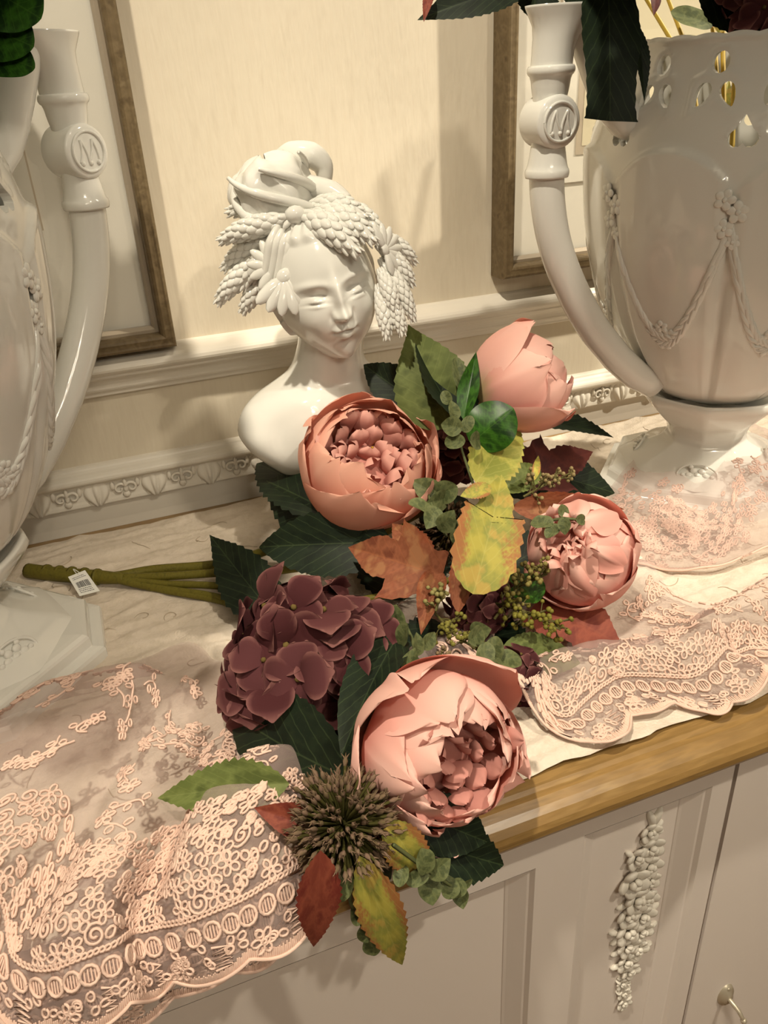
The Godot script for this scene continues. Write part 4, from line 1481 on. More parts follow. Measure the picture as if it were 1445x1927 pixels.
func leaf_mesh(b: MB, base: Vector3, tip: Vector3, width: float, face: Vector3, outline: Array, teeth: float, fold: float, bow: float, twist: float, g: RandomNumberGenerator) -> void:
	var n := 52
	var across := 7
	var span := base.distance_to(tip)
	var mid := (base + tip) / 2 + face * bow * span
	var edge := []
	for i in n + 1:
		var t := float(i) / n * (outline.size() - 1)
		var k := mini(int(t), outline.size() - 2)
		edge.append(outline[k].cubic_interpolate(outline[k + 1], outline[maxi(k - 1, 0)], outline[mini(k + 2, outline.size() - 1)], t - k) if outline.size() < 12 else outline[k].lerp(outline[k + 1], t - k))
	var ruf := g.randf() * TAU
	var rows := []
	var uvs := []
	for i in n + 1:
		var e: Vector2 = edge[i]
		var tooth := teeth * 1.5 * (fposmod(-i / 3.0, 1.0) - 0.35) if i > 1 and i < n - 1 else 0.0
		var row := PackedVector3Array()
		var uv := []
		for j in across * 2 + 1:
			var q := float(j - across) / across
			var s := absf(q)
			# the midrib point opposite lies a little nearer the base, as side veins lean forward
			var along: float = lerpf(clampf(e.y - 0.14 * e.x * (1.0 - e.y), 0.0, 1.0), e.y, s)
			along = clampf(along, 0.0, 1.0)
			var wide: float = maxf(0.0, e.x) * s * (1.0 + (tooth if s > 0.95 else 0.0))
			var c := base * pow(1.0 - along, 2.0) + mid * 2.0 * along * (1.0 - along) + tip * along * along
			var d := ((mid - base) * (1.0 - along) + (tip - mid) * along).normalized()
			var side := d.cross(face).normalized().rotated(d, twist * (along - 0.3))
			var up := side.cross(d)
			var x := signf(q) * wide * width * 0.5
			row.append(c + side * x + up * (fold * absf(x) + 0.035 * width * sin(along * 9.0 + ruf + signf(q) * 1.3) * wide * wide))
			uv.append(Vector2(0.5 + 0.5 * signf(q) * wide, along))
		rows.append(row)
		uvs.append(uv)
	b.grid(rows, false, false, [], uvs)


func towards(p: Vector3, lean: Vector3) -> Vector3:
	# leaves on the top of a bouquet lie facing up and out of it
	return (Vector3(-0.15, 0.75, 0.65) + lean).normalized()


func leaf(t: Node3D, called: String, base: Vector3, tip: Vector3, width: float, kind: String, outline: Array, teeth := 0.1, fold := 0.15, bow := 0.08, lean := Vector3.ZERO, twist := 0.0, label := "") -> MeshInstance3D:
	var b := MB.new()
	var f := towards(base, lean)
	f = f.slide((tip - base).normalized()).normalized()
	leaf_mesh(b, base, tip, width, f, outline, teeth, fold, bow, twist, rng)
	var o := part(called, b, mats[kind], t)
	if label:
		o.set_meta("label", label)
	return o


# ---- blossoms ----------------------------------------------------------------------------------
# a petal lies on a globe round the flower's middle; latitude runs from its root to its lip
func petal(lat0: float, lat1: float, wide: float, rs: float, flare: float, ruffle: float, g: RandomNumberGenerator, root: Color, body: Color, lip: Color, notch := 0.0) -> ArrayMesh:
	var b := MB.new()
	var rows := []
	var cols := []
	var ph := g.randf() * TAU
	var ph2 := g.randf() * TAU
	var nu := 24
	var nv := 16
	for i in nv + 1:
		var v := sin(float(i) / nv * PI / 2)
		var row := PackedVector3Array()
		var line := []
		for j in nu + 1:
			var u := sin((j / (nu / 2.0) - 1.0) * PI / 2)
			var droop := 0.10 * u * u + ruffle * 0.03 * sin(u * 5.0 + ph) + ruffle * 0.012 * sin(u * 13.0 + ph2) + notch * exp(-pow((u - 0.15 * sin(ph)) / 0.07, 2.0))
			var la := lerpf(lat0, lat1 - (lat1 - lat0) * droop, v)
			var w := wide * petal_width(v, 0.58)
			var lo := u * w / maxf(cos(la), 0.42)
			var r := rs * (1.0 + flare * v * v * v + ruffle * 0.04 * v * v * sin(u * 4.0 + ph2) + 0.02 * sin(u * 3.0 + v * 4.0 + ph) - 0.03 * u * u * v + 0.006 * sin(u * 13.0 + ph) * v * v)
			row.append(Vector3(sin(lo) * cos(la), sin(la), cos(lo) * cos(la)) * r)
			var k: Color = root.lerp(body, smoothstep(0.05, 0.42, v + 0.12 * sin(u * 4.0 + ph)))
			k = k.lerp(lip, smoothstep(0.5, 1.0, v + 0.15 * sin(u * 3.0 + ph2)) * 0.8)
			line.append(k)
		rows.append(row)
		cols.append(line)
	b.grid(rows, false, false, cols)
	return b.mesh()


func petal_width(v: float, peak: float) -> float:
	# narrow at the root, round at the lip
	if v < peak:
		return 0.30 + 0.70 * sin(PI / 2 * v / peak)
	return sqrt(maxf(0.0, 1.0 - pow((v - peak) / (1.0 - peak), 2.4) * 0.94))


func small_petal(g: RandomNumberGenerator, body: Color, lip: Color) -> ArrayMesh:
	# a short spoon: root at the origin, rising along y, hollow towards z
	var b := MB.new()
	var rows := []
	var cols := []
	var ph := g.randf() * TAU
	for i in 9:
		var v := i / 8.0
		var row := PackedVector3Array()
		var line := []
		for j in 9:
			var u := j / 4.0 - 1.0
			var w := 0.42 * petal_width(v, 0.6)
			var y := v * (1.0 - 0.10 * u * u - 0.07 * exp(-pow(u / 0.2, 2.0)) * v)
			row.append(Vector3(u * w, y, 0.16 * u * u - 0.30 * v * v + 0.40 * v * v * v * v + 0.04 * sin(u * 4.0 + ph) * v))
			line.append(body.lerp(lip, smoothstep(0.55, 1.0, v)))
		rows.append(row)
		cols.append(line)
	b.grid(rows, false, false, cols)
	return b.mesh()


func blossom(t: Node3D, called: String, at: Vector3, axis: Vector3, spin: float, label: String) -> Node3D:
	var o := Node3D.new()
	put_in(o, called, t, at)
	var y := axis.normalized()
	var x := y.cross(Vector3(0.1, 0.2, 1.0) if absf(y.z) < 0.9 else Vector3.UP).normalized()
	o.basis = Basis(x, y, x.cross(y)).rotated(y, spin)
	o.set_meta("label", label)
	return o


# layers: [count, first azimuth, root latitude, lip latitude, half width, radius, flare, ruffle, notch]
func peony(t: Node3D, at: Vector3, axis: Vector3, spin: float, r: float, layers: Array, cols: Array, frill: Array, sd: int, label: String) -> Node3D:
	var o := blossom(t, "peony", at, axis, spin, label)
	var g := RandomNumberGenerator.new()
	g.seed = sd
	for l in layers:
		for k in l[0]:
			var vary := g.randf_range(-0.06, 0.06)
			var body: Color = cols[1].lerp(cols[2], g.randf() * 0.5)
			var m := petal(l[2], l[3] + vary * 1.5, l[4] * (1.0 + vary), r * l[5] * (1.0 + vary * 0.25), l[6] + vary * 0.5, l[7], g, cols[0] if l[2] < -0.3 else body, body, cols[2], l[8] if g.randf() < 0.5 else 0.0)
			piece("petal", m, mats.petal, o, Transform3D(Basis(Vector3.UP, l[1] + TAU * k / l[0] + vary * 2.0), Vector3.ZERO))
	if frill.size():
		var kinds := []
		for k in 4:
			kinds.append(small_petal(g, frill[2], frill[3]))
		for k in frill[0]:
			var u := sqrt((k + 0.5) / frill[0])
			var a: float = k * 2.39996 + g.randf_range(-0.2, 0.2)
			var rad: float = u * r * frill[1]
			var lean := u * 0.55 - 0.15 + g.randf_range(-0.25, 0.25)
			var q := Basis(Vector3.UP, a) * Basis(Vector3.RIGHT, lean)
			var size: float = r * g.randf_range(0.36, 0.5)
			piece("inner_petal", kinds[k % 4], mats.petal, o, Transform3D(q * Basis.from_scale(Vector3(size, size * 0.95, size)), Vector3(sin(a) * rad, r * (frill[4] + 0.26 * u * u), cos(a) * rad)))
	if frill.size():
		var core := MB.new()
		core.colored = true
		core.blob(Vector3(0, r * (frill[4] - 0.18), 0), Basis.from_scale(Vector3(r * 0.74, r * 0.34, r * 0.74)), 8, 16)
		for k in core.c.size():
			core.c[k] = frill[2]
		piece("flower_core", core.mesh(), mats.petal, o)
	# the green cup behind the petals
	var b := MB.new()
	b.colored = true
	var rows := []
	var tint := []
	for i in 7:
		var la := lerpf(-PI / 2 + 0.02, -0.55, i / 6.0)
		var row := PackedVector3Array()
		var line := []
		for j in 20:
			var lo := TAU * j / 20
			row.append(Vector3(sin(lo) * cos(la), sin(la), cos(lo) * cos(la)) * r * 0.9)
			line.append(Color(0.3, 0.33, 0.14))
		rows.append(row)
		tint.append(line)
	b.grid(rows, true, false, tint)
	piece("calyx", b.mesh(), mats.berry, o)
	return o


func floret_mesh(g: RandomNumberGenerator, body: Color, lip: Color) -> ArrayMesh:
	var b := MB.new()
	for k in 4:
		var turn := Basis(Vector3.UP, k * TAU / 4 + g.randf_range(-0.2, 0.2)) * Basis(Vector3.RIGHT, g.randf_range(-0.35, 0.15))
		var rows := []
		var cols := []
		var size := g.randf_range(0.85, 1.15)
		for i in 10:
			var v := sin(i / 9.0 * PI / 2)
			var row := PackedVector3Array()
			var line := []
			for j in 9:
				var u := j / 4.0 - 1.0
				var w := 0.60 * petal_width(v, 0.55)
				var end := v * (1.0 - 0.12 * u * u * v)
				row.append(turn * (Vector3(u * w, 0.10 * sin(PI * v) - 0.22 * v * v + 0.12 * u * u * v, 0.06 + end) * size))
				line.append(body.lerp(lip, clampf(smoothstep(0.72, 1.0, v) + smoothstep(0.7, 1.0, absf(u)) * smoothstep(0.2, 0.5, v), 0, 1) * 0.95))
			rows.append(row)
			cols.append(line)
		b.grid(rows, false, false, cols)
	var at := b.v.size()
	b.blob(Vector3(0, 0.06, 0), Basis.from_scale(Vector3(0.09, 0.09, 0.09)), 5, 6)
	for k in range(at, b.v.size()):
		b.c[k] = Color(0.42, 0.36, 0.22)
	return b.mesh()


func hydrangea(t: Node3D, at: Vector3, axis: Vector3, r: float, n: int, size: float, squash: float, sd: int, label: String) -> void:
	var o := blossom(t, "hydrangea", at, axis, 0.0, label)
	var g := RandomNumberGenerator.new()
	g.seed = sd
	var kinds := []
	for k in 6:
		var c := Color(0.28, 0.165, 0.175).lerp(Color(0.35, 0.22, 0.225), g.randf())
		kinds.append(floret_mesh(g, c, Color(0.50, 0.35, 0.335)))
	var core := MB.new()
	core.colored = true
	core.blob(Vector3.ZERO, Basis.from_scale(Vector3(r * 0.72, r * 0.62 * squash, r * 0.72)), 10, 14)
	for k in core.c.size():
		core.c[k] = Color(0.2, 0.12, 0.12)
	piece("flower_core", core.mesh(), mats.floret, o)
	for k in n:
		var y := 1.0 - 1.45 * (k + 0.5) / n
		var a: float = k * 2.39996
		var d := Vector3(cos(a) * sqrt(1.0 - y * y), y, sin(a) * sqrt(1.0 - y * y))
		d = (d + Vector3(g.randf_range(-0.14, 0.14), g.randf_range(-0.14, 0.14), g.randf_range(-0.14, 0.14))).normalized()
		var up := (d + Vector3(g.randf_range(-0.8, 0.8), g.randf_range(-0.4, 0.7), g.randf_range(-0.8, 0.8))).normalized()
		var x := up.cross(Vector3(g.randf_range(-1, 1), g.randf_range(-1, 1), g.randf_range(-1, 1))).normalized()
		var s := size * g.randf_range(0.8, 1.15)
		piece("floret", kinds[k % 6], mats.floret, o, Transform3D(Basis(x, up, x.cross(up)) * Basis.from_scale(Vector3.ONE * s), Vector3(d.x, d.y * squash, d.z) * r * g.randf_range(0.84, 1.04)))


func thistle(t: Node3D, at: Vector3, axis: Vector3, r: float, n: int, green: Color, tipc: Color, sd: int, label: String) -> void:
	var o := blossom(t, "thistle_head", at, axis, 0.0, label)
	var g := RandomNumberGenerator.new()
	g.seed = sd
	var b := MB.new()
	b.colored = true
	for k in n:
		var y := 1.0 - 1.5 * (k + 0.5) / n
		var a: float = k * 2.39996
		var d := Vector3(cos(a) * sqrt(1.0 - y * y), y, sin(a) * sqrt(1.0 - y * y))
		var long := r * g.randf_range(0.82, 1.06)
		var sway := Vector3(g.randf_range(-1, 1), g.randf_range(-1, 1), g.randf_range(-1, 1)) * r * 0.09
		var at0 := b.v.size()
		b.tube([d * r * 0.12, d * long * 0.55 + sway, d * long * 0.88 + sway * 1.2], [0.0005, 0.0008, 0.0009], 5)
		for q in range(at0, b.v.size()):
			b.c[q] = green
		var at1 := b.v.size()
		var e := d * long * 0.9 + sway * 1.2
		b.tube([e - d * 0.0035, e - d * 0.001, e + d * 0.001], [0.0009, 0.0015, 0.0007], 5)
		for q in 3:
			var w := (d + Vector3(g.randf_range(-1, 1), g.randf_range(-1, 1), g.randf_range(-1, 1)) * 0.6).normalized()
			b.tube([e, e + w * 0.0036], [0.0006, 0.0001], 4)
		for q in range(at1, b.v.size()):
			b.c[q] = tipc.lerp(green, g.randf() * 0.6)
	piece("spikes", b.mesh(), mats.spike, o).set_meta("kind", "stuff")
	b = MB.new()
	b.colored = true
	b.blob(Vector3.ZERO, Basis.from_scale(Vector3.ONE * r * 0.22), 8, 10)
	for q in b.c.size():
		b.c[q] = green * 0.7
	piece("flower_core", b.mesh(), mats.spike, o)


func berries(t: Node3D, stem: Array, spread: float, n: int, size: float, col: Color, sd: int) -> void:
	var o := Node3D.new()
	put_in(o, "berry_spray", t, stem[0])
	var g := RandomNumberGenerator.new()
	g.seed = sd
	var st := MB.new()
	var bb := MB.new()
	for b in [st, bb]:
		b.colored = true
	st.tube(stem, [0.0011, 0.0008], 6)
	var last: int = stem.size() - 1
	for k in n:
		var u := 0.15 + 0.85 * (k + g.randf()) / n
		var f := u * last
		var p: Vector3 = stem[int(f)].lerp(stem[mini(int(f) + 1, last)], f - int(f))
		var ahead: Vector3 = (stem[last] - stem[0]).normalized()
		var d := (Vector3(g.randfn(), g.randfn() * 0.7 + 0.3, g.randfn()).normalized() + ahead * 0.8).normalized()
		var e := p + d * spread * g.randf_range(0.5, 1.0) * (1.1 - 0.45 * u)
		st.tube([p, p.lerp(e, 0.5) + Vector3(0, 0.0008, 0), e], [0.0006, 0.00045], 4)
		for q in 2 + g.randi() % 2:
			var w := e + Vector3(g.randfn(), g.randfn(), g.randfn()) * size * 1.2
			st.tube([p.lerp(e, 0.6), w], [0.0004], 4)
			bb.blob(w, Basis.from_scale(Vector3.ONE * size * g.randf_range(0.75, 1.1)), 6, 7)
	for k in st.c.size():
		st.c[k] = Color(0.36, 0.34, 0.2)
	for k in bb.c.size():
		bb.c[k] = col
	part("sprig_stem", st, mats.berry, o)
	part("berries", bb, mats.berry, o).set_meta("kind", "stuff")


# leaves: [place, radius, turn]
func eucalyptus(t: Node3D, stem: Array, leaves: Array) -> void:
	var o := Node3D.new()
	put_in(o, "eucalyptus_sprig", t, stem[0])
	var b := MB.new()
	b.tube(stem, [0.0012, 0.0009], 6)
	part("sprig_stem", b, mats.eucalyptus_leaf, o)
	for l in leaves:
		var d := Vector3(cos(l[2]), 0, -sin(l[2]))
		var view := (Vector3(-0.3, 0.6, 0.65) + Vector3(rng.randf_range(-0.8, 0.8), rng.randf_range(-0.5, 0.5), rng.randf_range(-0.5, 0.5))).normalized()
		d = (Vector3(0.932, -0.052, 0.358) * cos(l[2]) + Vector3(0.211, 0.882, -0.421) * sin(l[2])).slide(view).normalized()
		var m := MB.new()
		leaf_mesh(m, l[0] - d * l[1] * 0.92, l[0] + d * l[1] * 0.92, l[1] * rng.randf_range(1.2, 1.6), view, ROUND if rng.randf() < 0.5 else OVATE, 0.0, 0.22, 0.1, 0.0, rng)
		part("round_leaf", m, mats.eucalyptus_leaf, o)


# ---- the bouquet -------------------------------------------------------------------------------
func bouquet() -> void:
	var t := thing("flower_bouquet", "artificial bouquet of pink peonies, plum hydrangea and autumn leaves lying on the lace", "bouquet", Vector3(0.2, 0.0, 0.3))
	# stems run together into one olive trunk
	var root := Vector3(-0.0995, 0.0090, 0.0940)
	var fork := Vector3(-0.0375, 0.0110, 0.1392)
	for q in [[Vector3(0.0078, 0.0110, 0.1473), Vector3(0.0711, 0.0130, 0.1676), Vector3(0.1296, 0.0400, 0.1979), Vector3(0.1857, 0.0750, 0.2123), 0.0042], [Vector3(0.0107, 0.0120, 0.1631), Vector3(0.0674, 0.0160, 0.1887), Vector3(0.1296, 0.0500, 0.2644), Vector3(0.2190, 0.0800, 0.2720), 0.0038], [Vector3(0.0093, 0.0100, 0.1713), Vector3(0.0632, 0.0120, 0.2068), Vector3(0.1192, 0.0300, 0.2925), Vector3(0.2356, 0.0500, 0.3327), 0.0032], [Vector3(0.0042, 0.0080, 0.1729), Vector3(0.0597, 0.0090, 0.2223), Vector3(0.0959, 0.0200, 0.3115), Vector3(0.1102, 0.0350, 0.4548), 0.0034], [Vector3(0.0122, 0.0070, 0.1805), Vector3(0.0624, 0.0080, 0.2305), Vector3(0.0937, 0.0150, 0.3175), Vector3(0.0717, 0.0200, 0.4670), 0.0026]]:
		var b := MB.new()
		var pts := [root, fork, q[0], q[1], q[2], q[3]]
		b.tube(bend(pts, 6), [q[4] * 0.9, q[4], q[4], q[4] * 0.8], 9)
		part("stem", b, mats.stem_green, t)
	var trunk := MB.new()
	trunk.tube(bend([root, Vector3(-0.0730, 0.0100, 0.1155), fork, Vector3(-0.0180, 0.0110, 0.1514)], 8), [0.0068, 0.0066, 0.0062, 0.0045], 12)
	for k in 5:
		trunk.tube([root.lerp(fork, 0.25 + k * 0.17), root.lerp(fork, 0.29 + k * 0.17)], [0.0074], 12)
	part("stem", trunk, mats.stem_green, t)

	# --- dark leaves
	leaf(t, "leaf", Vector3(0.1616, 0.0750, 0.2480), Vector3(0.1247, 0.0600, 0.0728), 0.062, "dark_leaf", OVATE, 0.12, 0.12, 0.06, Vector3(0, 0.2, 0))
	leaf(t, "leaf", Vector3(0.1677, 0.0750, 0.2753), Vector3(0.1210, 0.0660, 0.1292), 0.070, "dark_leaf", OVATE, 0.12, -0.18, 0.10, Vector3(-0.2, 0, 0.3))
	leaf(t, "leaf", Vector3(0.1843, 0.0650, 0.2827), Vector3(0.0912, 0.0520, 0.2218), 0.052, "dark_leaf", OVATE, 0.08, 0.25, 0.16, Vector3(0, -0.2, 0.2))
	leaf(t, "leaf", Vector3(0.0871, 0.0200, 0.2812), Vector3(0.0596, 0.0400, 0.1592), 0.047, "dark_leaf", POINTED, 0.1, 0.1, 0.05, Vector3(-0.2, 0, 0.1))
	leaf(t, "leaf", Vector3(0.0813, 0.0400, 0.4767), Vector3(0.0317, 0.0340, 0.3852), 0.062, "dark_leaf", OVATE, 0.05, 0.08, 0.14, Vector3(0, -0.3, 0.3))
	leaf(t, "leaf", Vector3(0.0486, 0.0500, 0.4767), Vector3(-0.0203, 0.0380, 0.4453), 0.030, "olive_leaf", LANCE, 0.14, 0.3, 0.12, Vector3(0, 0.2, 0), 0.3, "pale green underside of a folded leaf")
	leaf(t, "leaf", Vector3(0.1420, 0.0680, 0.4032), Vector3(0.0770, 0.0640, 0.4834), 0.032, "dark_leaf", OVATE, 0.04, 0.5, 0.12, Vector3(-0.5, 0, 0.2), 0.5)
	leaf(t, "leaf", Vector3(0.2586, 0.1294, 0.2340), Vector3(0.2497, 0.2034, 0.1748), 0.066, "olive_leaf", POINTED, 0.06, 0.12, 0.05, Vector3(-0.3, -0.4, 0.3), 0.0, "olive green underside of an upright leaf")
	leaf(t, "leaf", Vector3(0.2527, 0.1351, 0.1987), Vector3(0.2131, 0.1700, 0.1591), 0.040, "dark_leaf", OVATE, 0.08, 0.3, 0.05, Vector3(-0.3, -0.4, 0.3))
	leaf(t, "leaf", Vector3(0.2642, 0.1344, 0.2572), Vector3(0.2527, 0.1913, 0.1827), 0.050, "dark_leaf", OVATE, 0.12, 0.5, -0.1, Vector3(0.5, -0.2, 0.1))
	leaf(t, "leaf", Vector3(0.2492, 0.1285, 0.1772), Vector3(0.1987, 0.1428, 0.1393), 0.034, "dark_leaf", ROUND, 0.1, 0.15, 0.05, Vector3(-0.2, -0.2, 0.2))
	leaf(t, "leaf", Vector3(0.3621, 0.0900, 0.1566), Vector3(0.4777, 0.0500, 0.1615), 0.026, "dark_leaf", LANCE, 0.16, 0.55, 0.10, Vector3(0.2, 0.2, 0))
	leaf(t, "leaf", Vector3(0.3532, 0.0600, 0.2092), Vector3(0.4297, 0.0300, 0.2340), 0.046, "dark_leaf", OVATE, 0.08, 0.2, 0.05, Vector3(0, 0.2, 0))
	leaf(t, "leaf", Vector3(0.1060, 0.0360, 0.5060), Vector3(0.1451, 0.0083, 0.5220), 0.034, "dark_leaf", OVATE, 0.06, 0.2, 0.10, Vector3(0, -0.2, 0.3))
	leaf(t, "leaf", Vector3(0.0969, 0.0251, 0.5080), Vector3(0.1559, -0.0164, 0.5220), 0.036, "dark_leaf", OVATE, 0.14, 0.25, 0.14, Vector3(0, 0, 0.3))
	leaf(t, "leaf", Vector3(0.0679, 0.0470, 0.5220), Vector3(0.0874, 0.0068, 0.5220), 0.020, "dark_leaf", OVATE, 0.06, 0.1, 0.05, Vector3(0, -0.3, 0.4))
	for q in [[Vector3(0.2566, 0.0300, 0.2513), Vector3(0.2077, 0.0200, 0.2483), 0.05], [Vector3(0.2688, 0.0200, 0.2965), Vector3(0.3437, 0.0150, 0.2654), 0.05], [Vector3(0.2048, 0.0150, 0.3403), Vector3(0.1499, 0.0150, 0.3891), 0.05], [Vector3(0.2237, 0.0150, 0.3564), Vector3(0.2376, 0.0150, 0.4106), 0.045], [Vector3(0.1057, 0.0150, 0.4451), Vector3(0.0670, 0.0150, 0.4599), 0.045], [Vector3(0.3272, 0.0400, 0.2067), Vector3(0.4178, 0.0300, 0.1635), 0.04], [Vector3(0.1891, 0.0150, 0.2934), Vector3(0.1983, 0.0150, 0.1940), 0.055], [Vector3(0.3242, 0.0500, 0.1351), Vector3(0.3660, 0.0400, 0.1466), 0.05], [Vector3(0.2052, 0.0150, 0.3760), Vector3(0.2133, 0.0150, 0.4241), 0.04], [Vector3(0.3056, 0.0150, 0.2571), Vector3(0.2659, 0.0150, 0.3459), 0.05], [Vector3(0.2325, 0.0400, 0.2383), Vector3(0.2917, 0.0400, 0.2008), 0.05]]:
		leaf(t, "leaf", q[0], q[1], q[2], "dark_leaf", OVATE, 0.1, 0.15, 0.08)
	leaf(t, "leaf", Vector3(0.2578, 0.1309, 0.2749), Vector3(0.2917, 0.1562, 0.2810), 0.040, "bright_leaf", ROUND, 0.0, -0.25, 0.15, Vector3(-0.2, -0.1, 0.3), 0.0, "glossy bright green leaf")
	leaf(t, "leaf", Vector3(0.2596, 0.1450, 0.2591), Vector3(0.2861, 0.1880, 0.2287), 0.017, "bright_leaf", LANCE, 0.0, 0.4, 0.08, Vector3(-0.4, -0.2, 0.2), 0.3)
	leaf(t, "leaf", Vector3(0.2662, 0.1628, 0.2419), Vector3(0.2712, 0.1842, 0.2221), 0.011, "eucalyptus_leaf", ROUND, 0.0, 0.3, 0.1)
	leaf(t, "leaf", Vector3(0.2554, 0.0500, 0.3851), Vector3(0.2572, 0.0500, 0.3431), 0.028, "bright_leaf", OVATE, 0.0, 0.2, 0.08)
	leaf(t, "leaf", Vector3(0.3050, 0.0600, 0.3323), Vector3(0.3018, 0.0600, 0.2973), 0.022, "bright_leaf", OVATE, 0.0, 0.2, 0.08)

	# --- autumn leaves
	leaf(t, "autumn_leaf", Vector3(0.2478, 0.1120, 0.3039), Vector3(0.3156, 0.1280, 0.2448), 0.044, "lime_leaf", OVATE, 0.13, 0.12, 0.08, Vector3(-0.2, -0.3, 0.3), 0.0, "yellow green autumn leaf")
	leaf(t, "autumn_leaf", Vector3(0.1997, 0.0800, 0.3953), Vector3(0.2495, 0.1340, 0.3410), 0.047, "yellow_leaf", LOBED, 0.10, 0.15, 0.10, Vector3(-0.1, -0.2, 0.3), 0.0, "large yellow green autumn leaf")
	leaf(t, "autumn_leaf", Vector3(0.1932, 0.0600, 0.3858), Vector3(0.2402, 0.0850, 0.3172), 0.020, "orange_leaf", LANCE, 0.1, 0.3, 0.08, Vector3(-0.6, -0.2, 0.2), 0.0, "orange autumn leaf")
	leaf(t, "autumn_leaf", Vector3(0.1979, 0.0680, 0.3499), Vector3(0.1481, 0.0720, 0.2872), 0.062, "orange_leaf", MAPLE, 0.06, 0.3, 0.14, Vector3(-0.2, 0, 0.3), 0.0, "rust orange lobed leaf")
	leaf(t, "autumn_leaf", Vector3(0.1952, 0.0660, 0.3371), Vector3(0.1835, 0.0860, 0.2910), 0.028, "orange_leaf", LANCE, 0.1, 0.4, 0.08, Vector3(-0.2, 0, 0.3), 0.0, "rust orange leaf")
	leaf(t, "autumn_leaf", Vector3(0.1976, 0.0700, 0.3413), Vector3(0.1677, 0.0460, 0.3797), 0.020, "orange_leaf", LANCE, 0.04, 0.5, 0.2, Vector3(-0.3, 0, 0.3), 0.3, "rust brown drooping leaf")
	leaf(t, "autumn_leaf", Vector3(0.2839, 0.0780, 0.2953), Vector3(0.3683, 0.0720, 0.3280), 0.026, "orange_leaf", LANCE, 0.05, 0.35, 0.12, Vector3(0, -0.3, 0.2), 0.2, "rust orange rolled leaf")
	leaf(t, "autumn_leaf", Vector3(0.3210, 0.0700, 0.2411), Vector3(0.4156, 0.0680, 0.2145), 0.062, "burgundy_leaf", MAPLE, 0.1, 0.15, 0.08, Vector3(0, 0.1, 0.1), 0.0, "dark burgundy lobed leaf")
	leaf(t, "autumn_leaf", Vector3(0.3292, 0.0660, 0.2361), Vector3(0.3615, 0.0720, 0.1792), 0.026, "burgundy_leaf", OVATE, 0.1, 0.3, 0.08, Vector3.ZERO, 0.0, "dark burgundy leaf")
	leaf(t, "autumn_leaf", Vector3(0.2727, 0.0300, 0.3573), Vector3(0.3106, 0.0140, 0.4146), 0.075, "red_leaf", MAPLE, 0.08, 0.1, 0.08, Vector3(0, 0.1, 0.1), 0.0, "red maple shaped leaf")
	leaf(t, "autumn_leaf", Vector3(0.0489, 0.0666, 0.5380), Vector3(0.0391, 0.0003, 0.5380), 0.0215, "red_leaf", LANCE, 0.12, 0.15, 0.10, Vector3(0, -0.5, 0.5), 0.0, "russet red pointed leaf hanging over the edge")
	leaf(t, "autumn_leaf", Vector3(0.0673, 0.0538, 0.5380), Vector3(0.0854, -0.0428, 0.5380), 0.0235, "yellow_leaf", LANCE, 0.12, 0.12, 0.12, Vector3(0, -0.5, 0.5), 0.0, "yellow green pointed leaf hanging over the edge")
	leaf(t, "autumn_leaf", Vector3(0.0868, 0.0580, 0.5280), Vector3(0.1014, 0.0170, 0.5340), 0.022, "yellow_leaf", OVATE, 0.12, 0.2, 0.12, Vector3(0, -0.3, 0.4), 0.0, "yellow leaf with an orange edge")
	leaf(t, "autumn_leaf", Vector3(0.0587, 0.0500, 0.5119), Vector3(0.0264, 0.0580, 0.4925), 0.018, "red_leaf", LANCE, 0.04, 0.3, 0.08, Vector3(0, -0.2, 0.2), 0.0, "russet leaf lying on the lace")
	leaf(t, "autumn_leaf", Vector3(0.2231, 0.0260, 0.3945), Vector3(0.2743, 0.0120, 0.4157), 0.030, "olive_leaf", OVATE, 0.06, 0.2, 0.08, Vector3.ZERO, 0.0, "olive leaf")
	leaf(t, "autumn_leaf", Vector3(0.2334, 0.1340, 0.3565), Vector3(0.2104, 0.1320, 0.3548), 0.012, "yellow_leaf", OVATE, 0.14, 0.2, 0.1, Vector3.ZERO, 0.0, "small yellow leaf")
	leaf(t, "autumn_leaf", Vector3(0.2784, 0.0900, 0.2874), Vector3(0.3335, 0.0860, 0.2554), 0.026, "olive_leaf", OVATE, 0.06, 0.3, 0.1, Vector3.ZERO, 0.0, "olive yellow leaf")
	leaf(t, "autumn_leaf", Vector3(0.3134, 0.0880, 0.2789), Vector3(0.3336, 0.0960, 0.2518), 0.007, "yellow_leaf", LANCE, 0.06, 0.3, 0.1, Vector3.ZERO, 0.0, "thin yellow leaf")

	# --- peonies
	var pink := [Color(0.74, 0.69, 0.48), Color(0.89, 0.63, 0.585), Color(0.945, 0.765, 0.715)]
	var peach := [Color(0.78, 0.62, 0.45), Color(0.85, 0.565, 0.48), Color(0.90, 0.69, 0.615)]
	peony(t, Vector3(0.1865, 0.1120, 0.2328), Vector3(0.12, 0.80, 0.56), 0.4, 0.0535, [[5, 0.2, -1.35, 0.45, 0.95, 1.03, 0.10, 0.9, 0.12], [5, 0.85, -1.2, 0.72, 0.85, 0.98, -0.02, 0.7, 0.1], [4, 0.3, -1.0, 0.82, 0.9, 0.92, -0.06, 0.8, 0.1], [5, 1.0, -0.8, 0.62, 0.6, 0.84, 0.0, 1.0, 0.15]], peach, [36, 0.66, Color(0.76, 0.52, 0.48), Color(0.87, 0.66, 0.61), -0.22], 11, "open peach peony with a frilled centre")
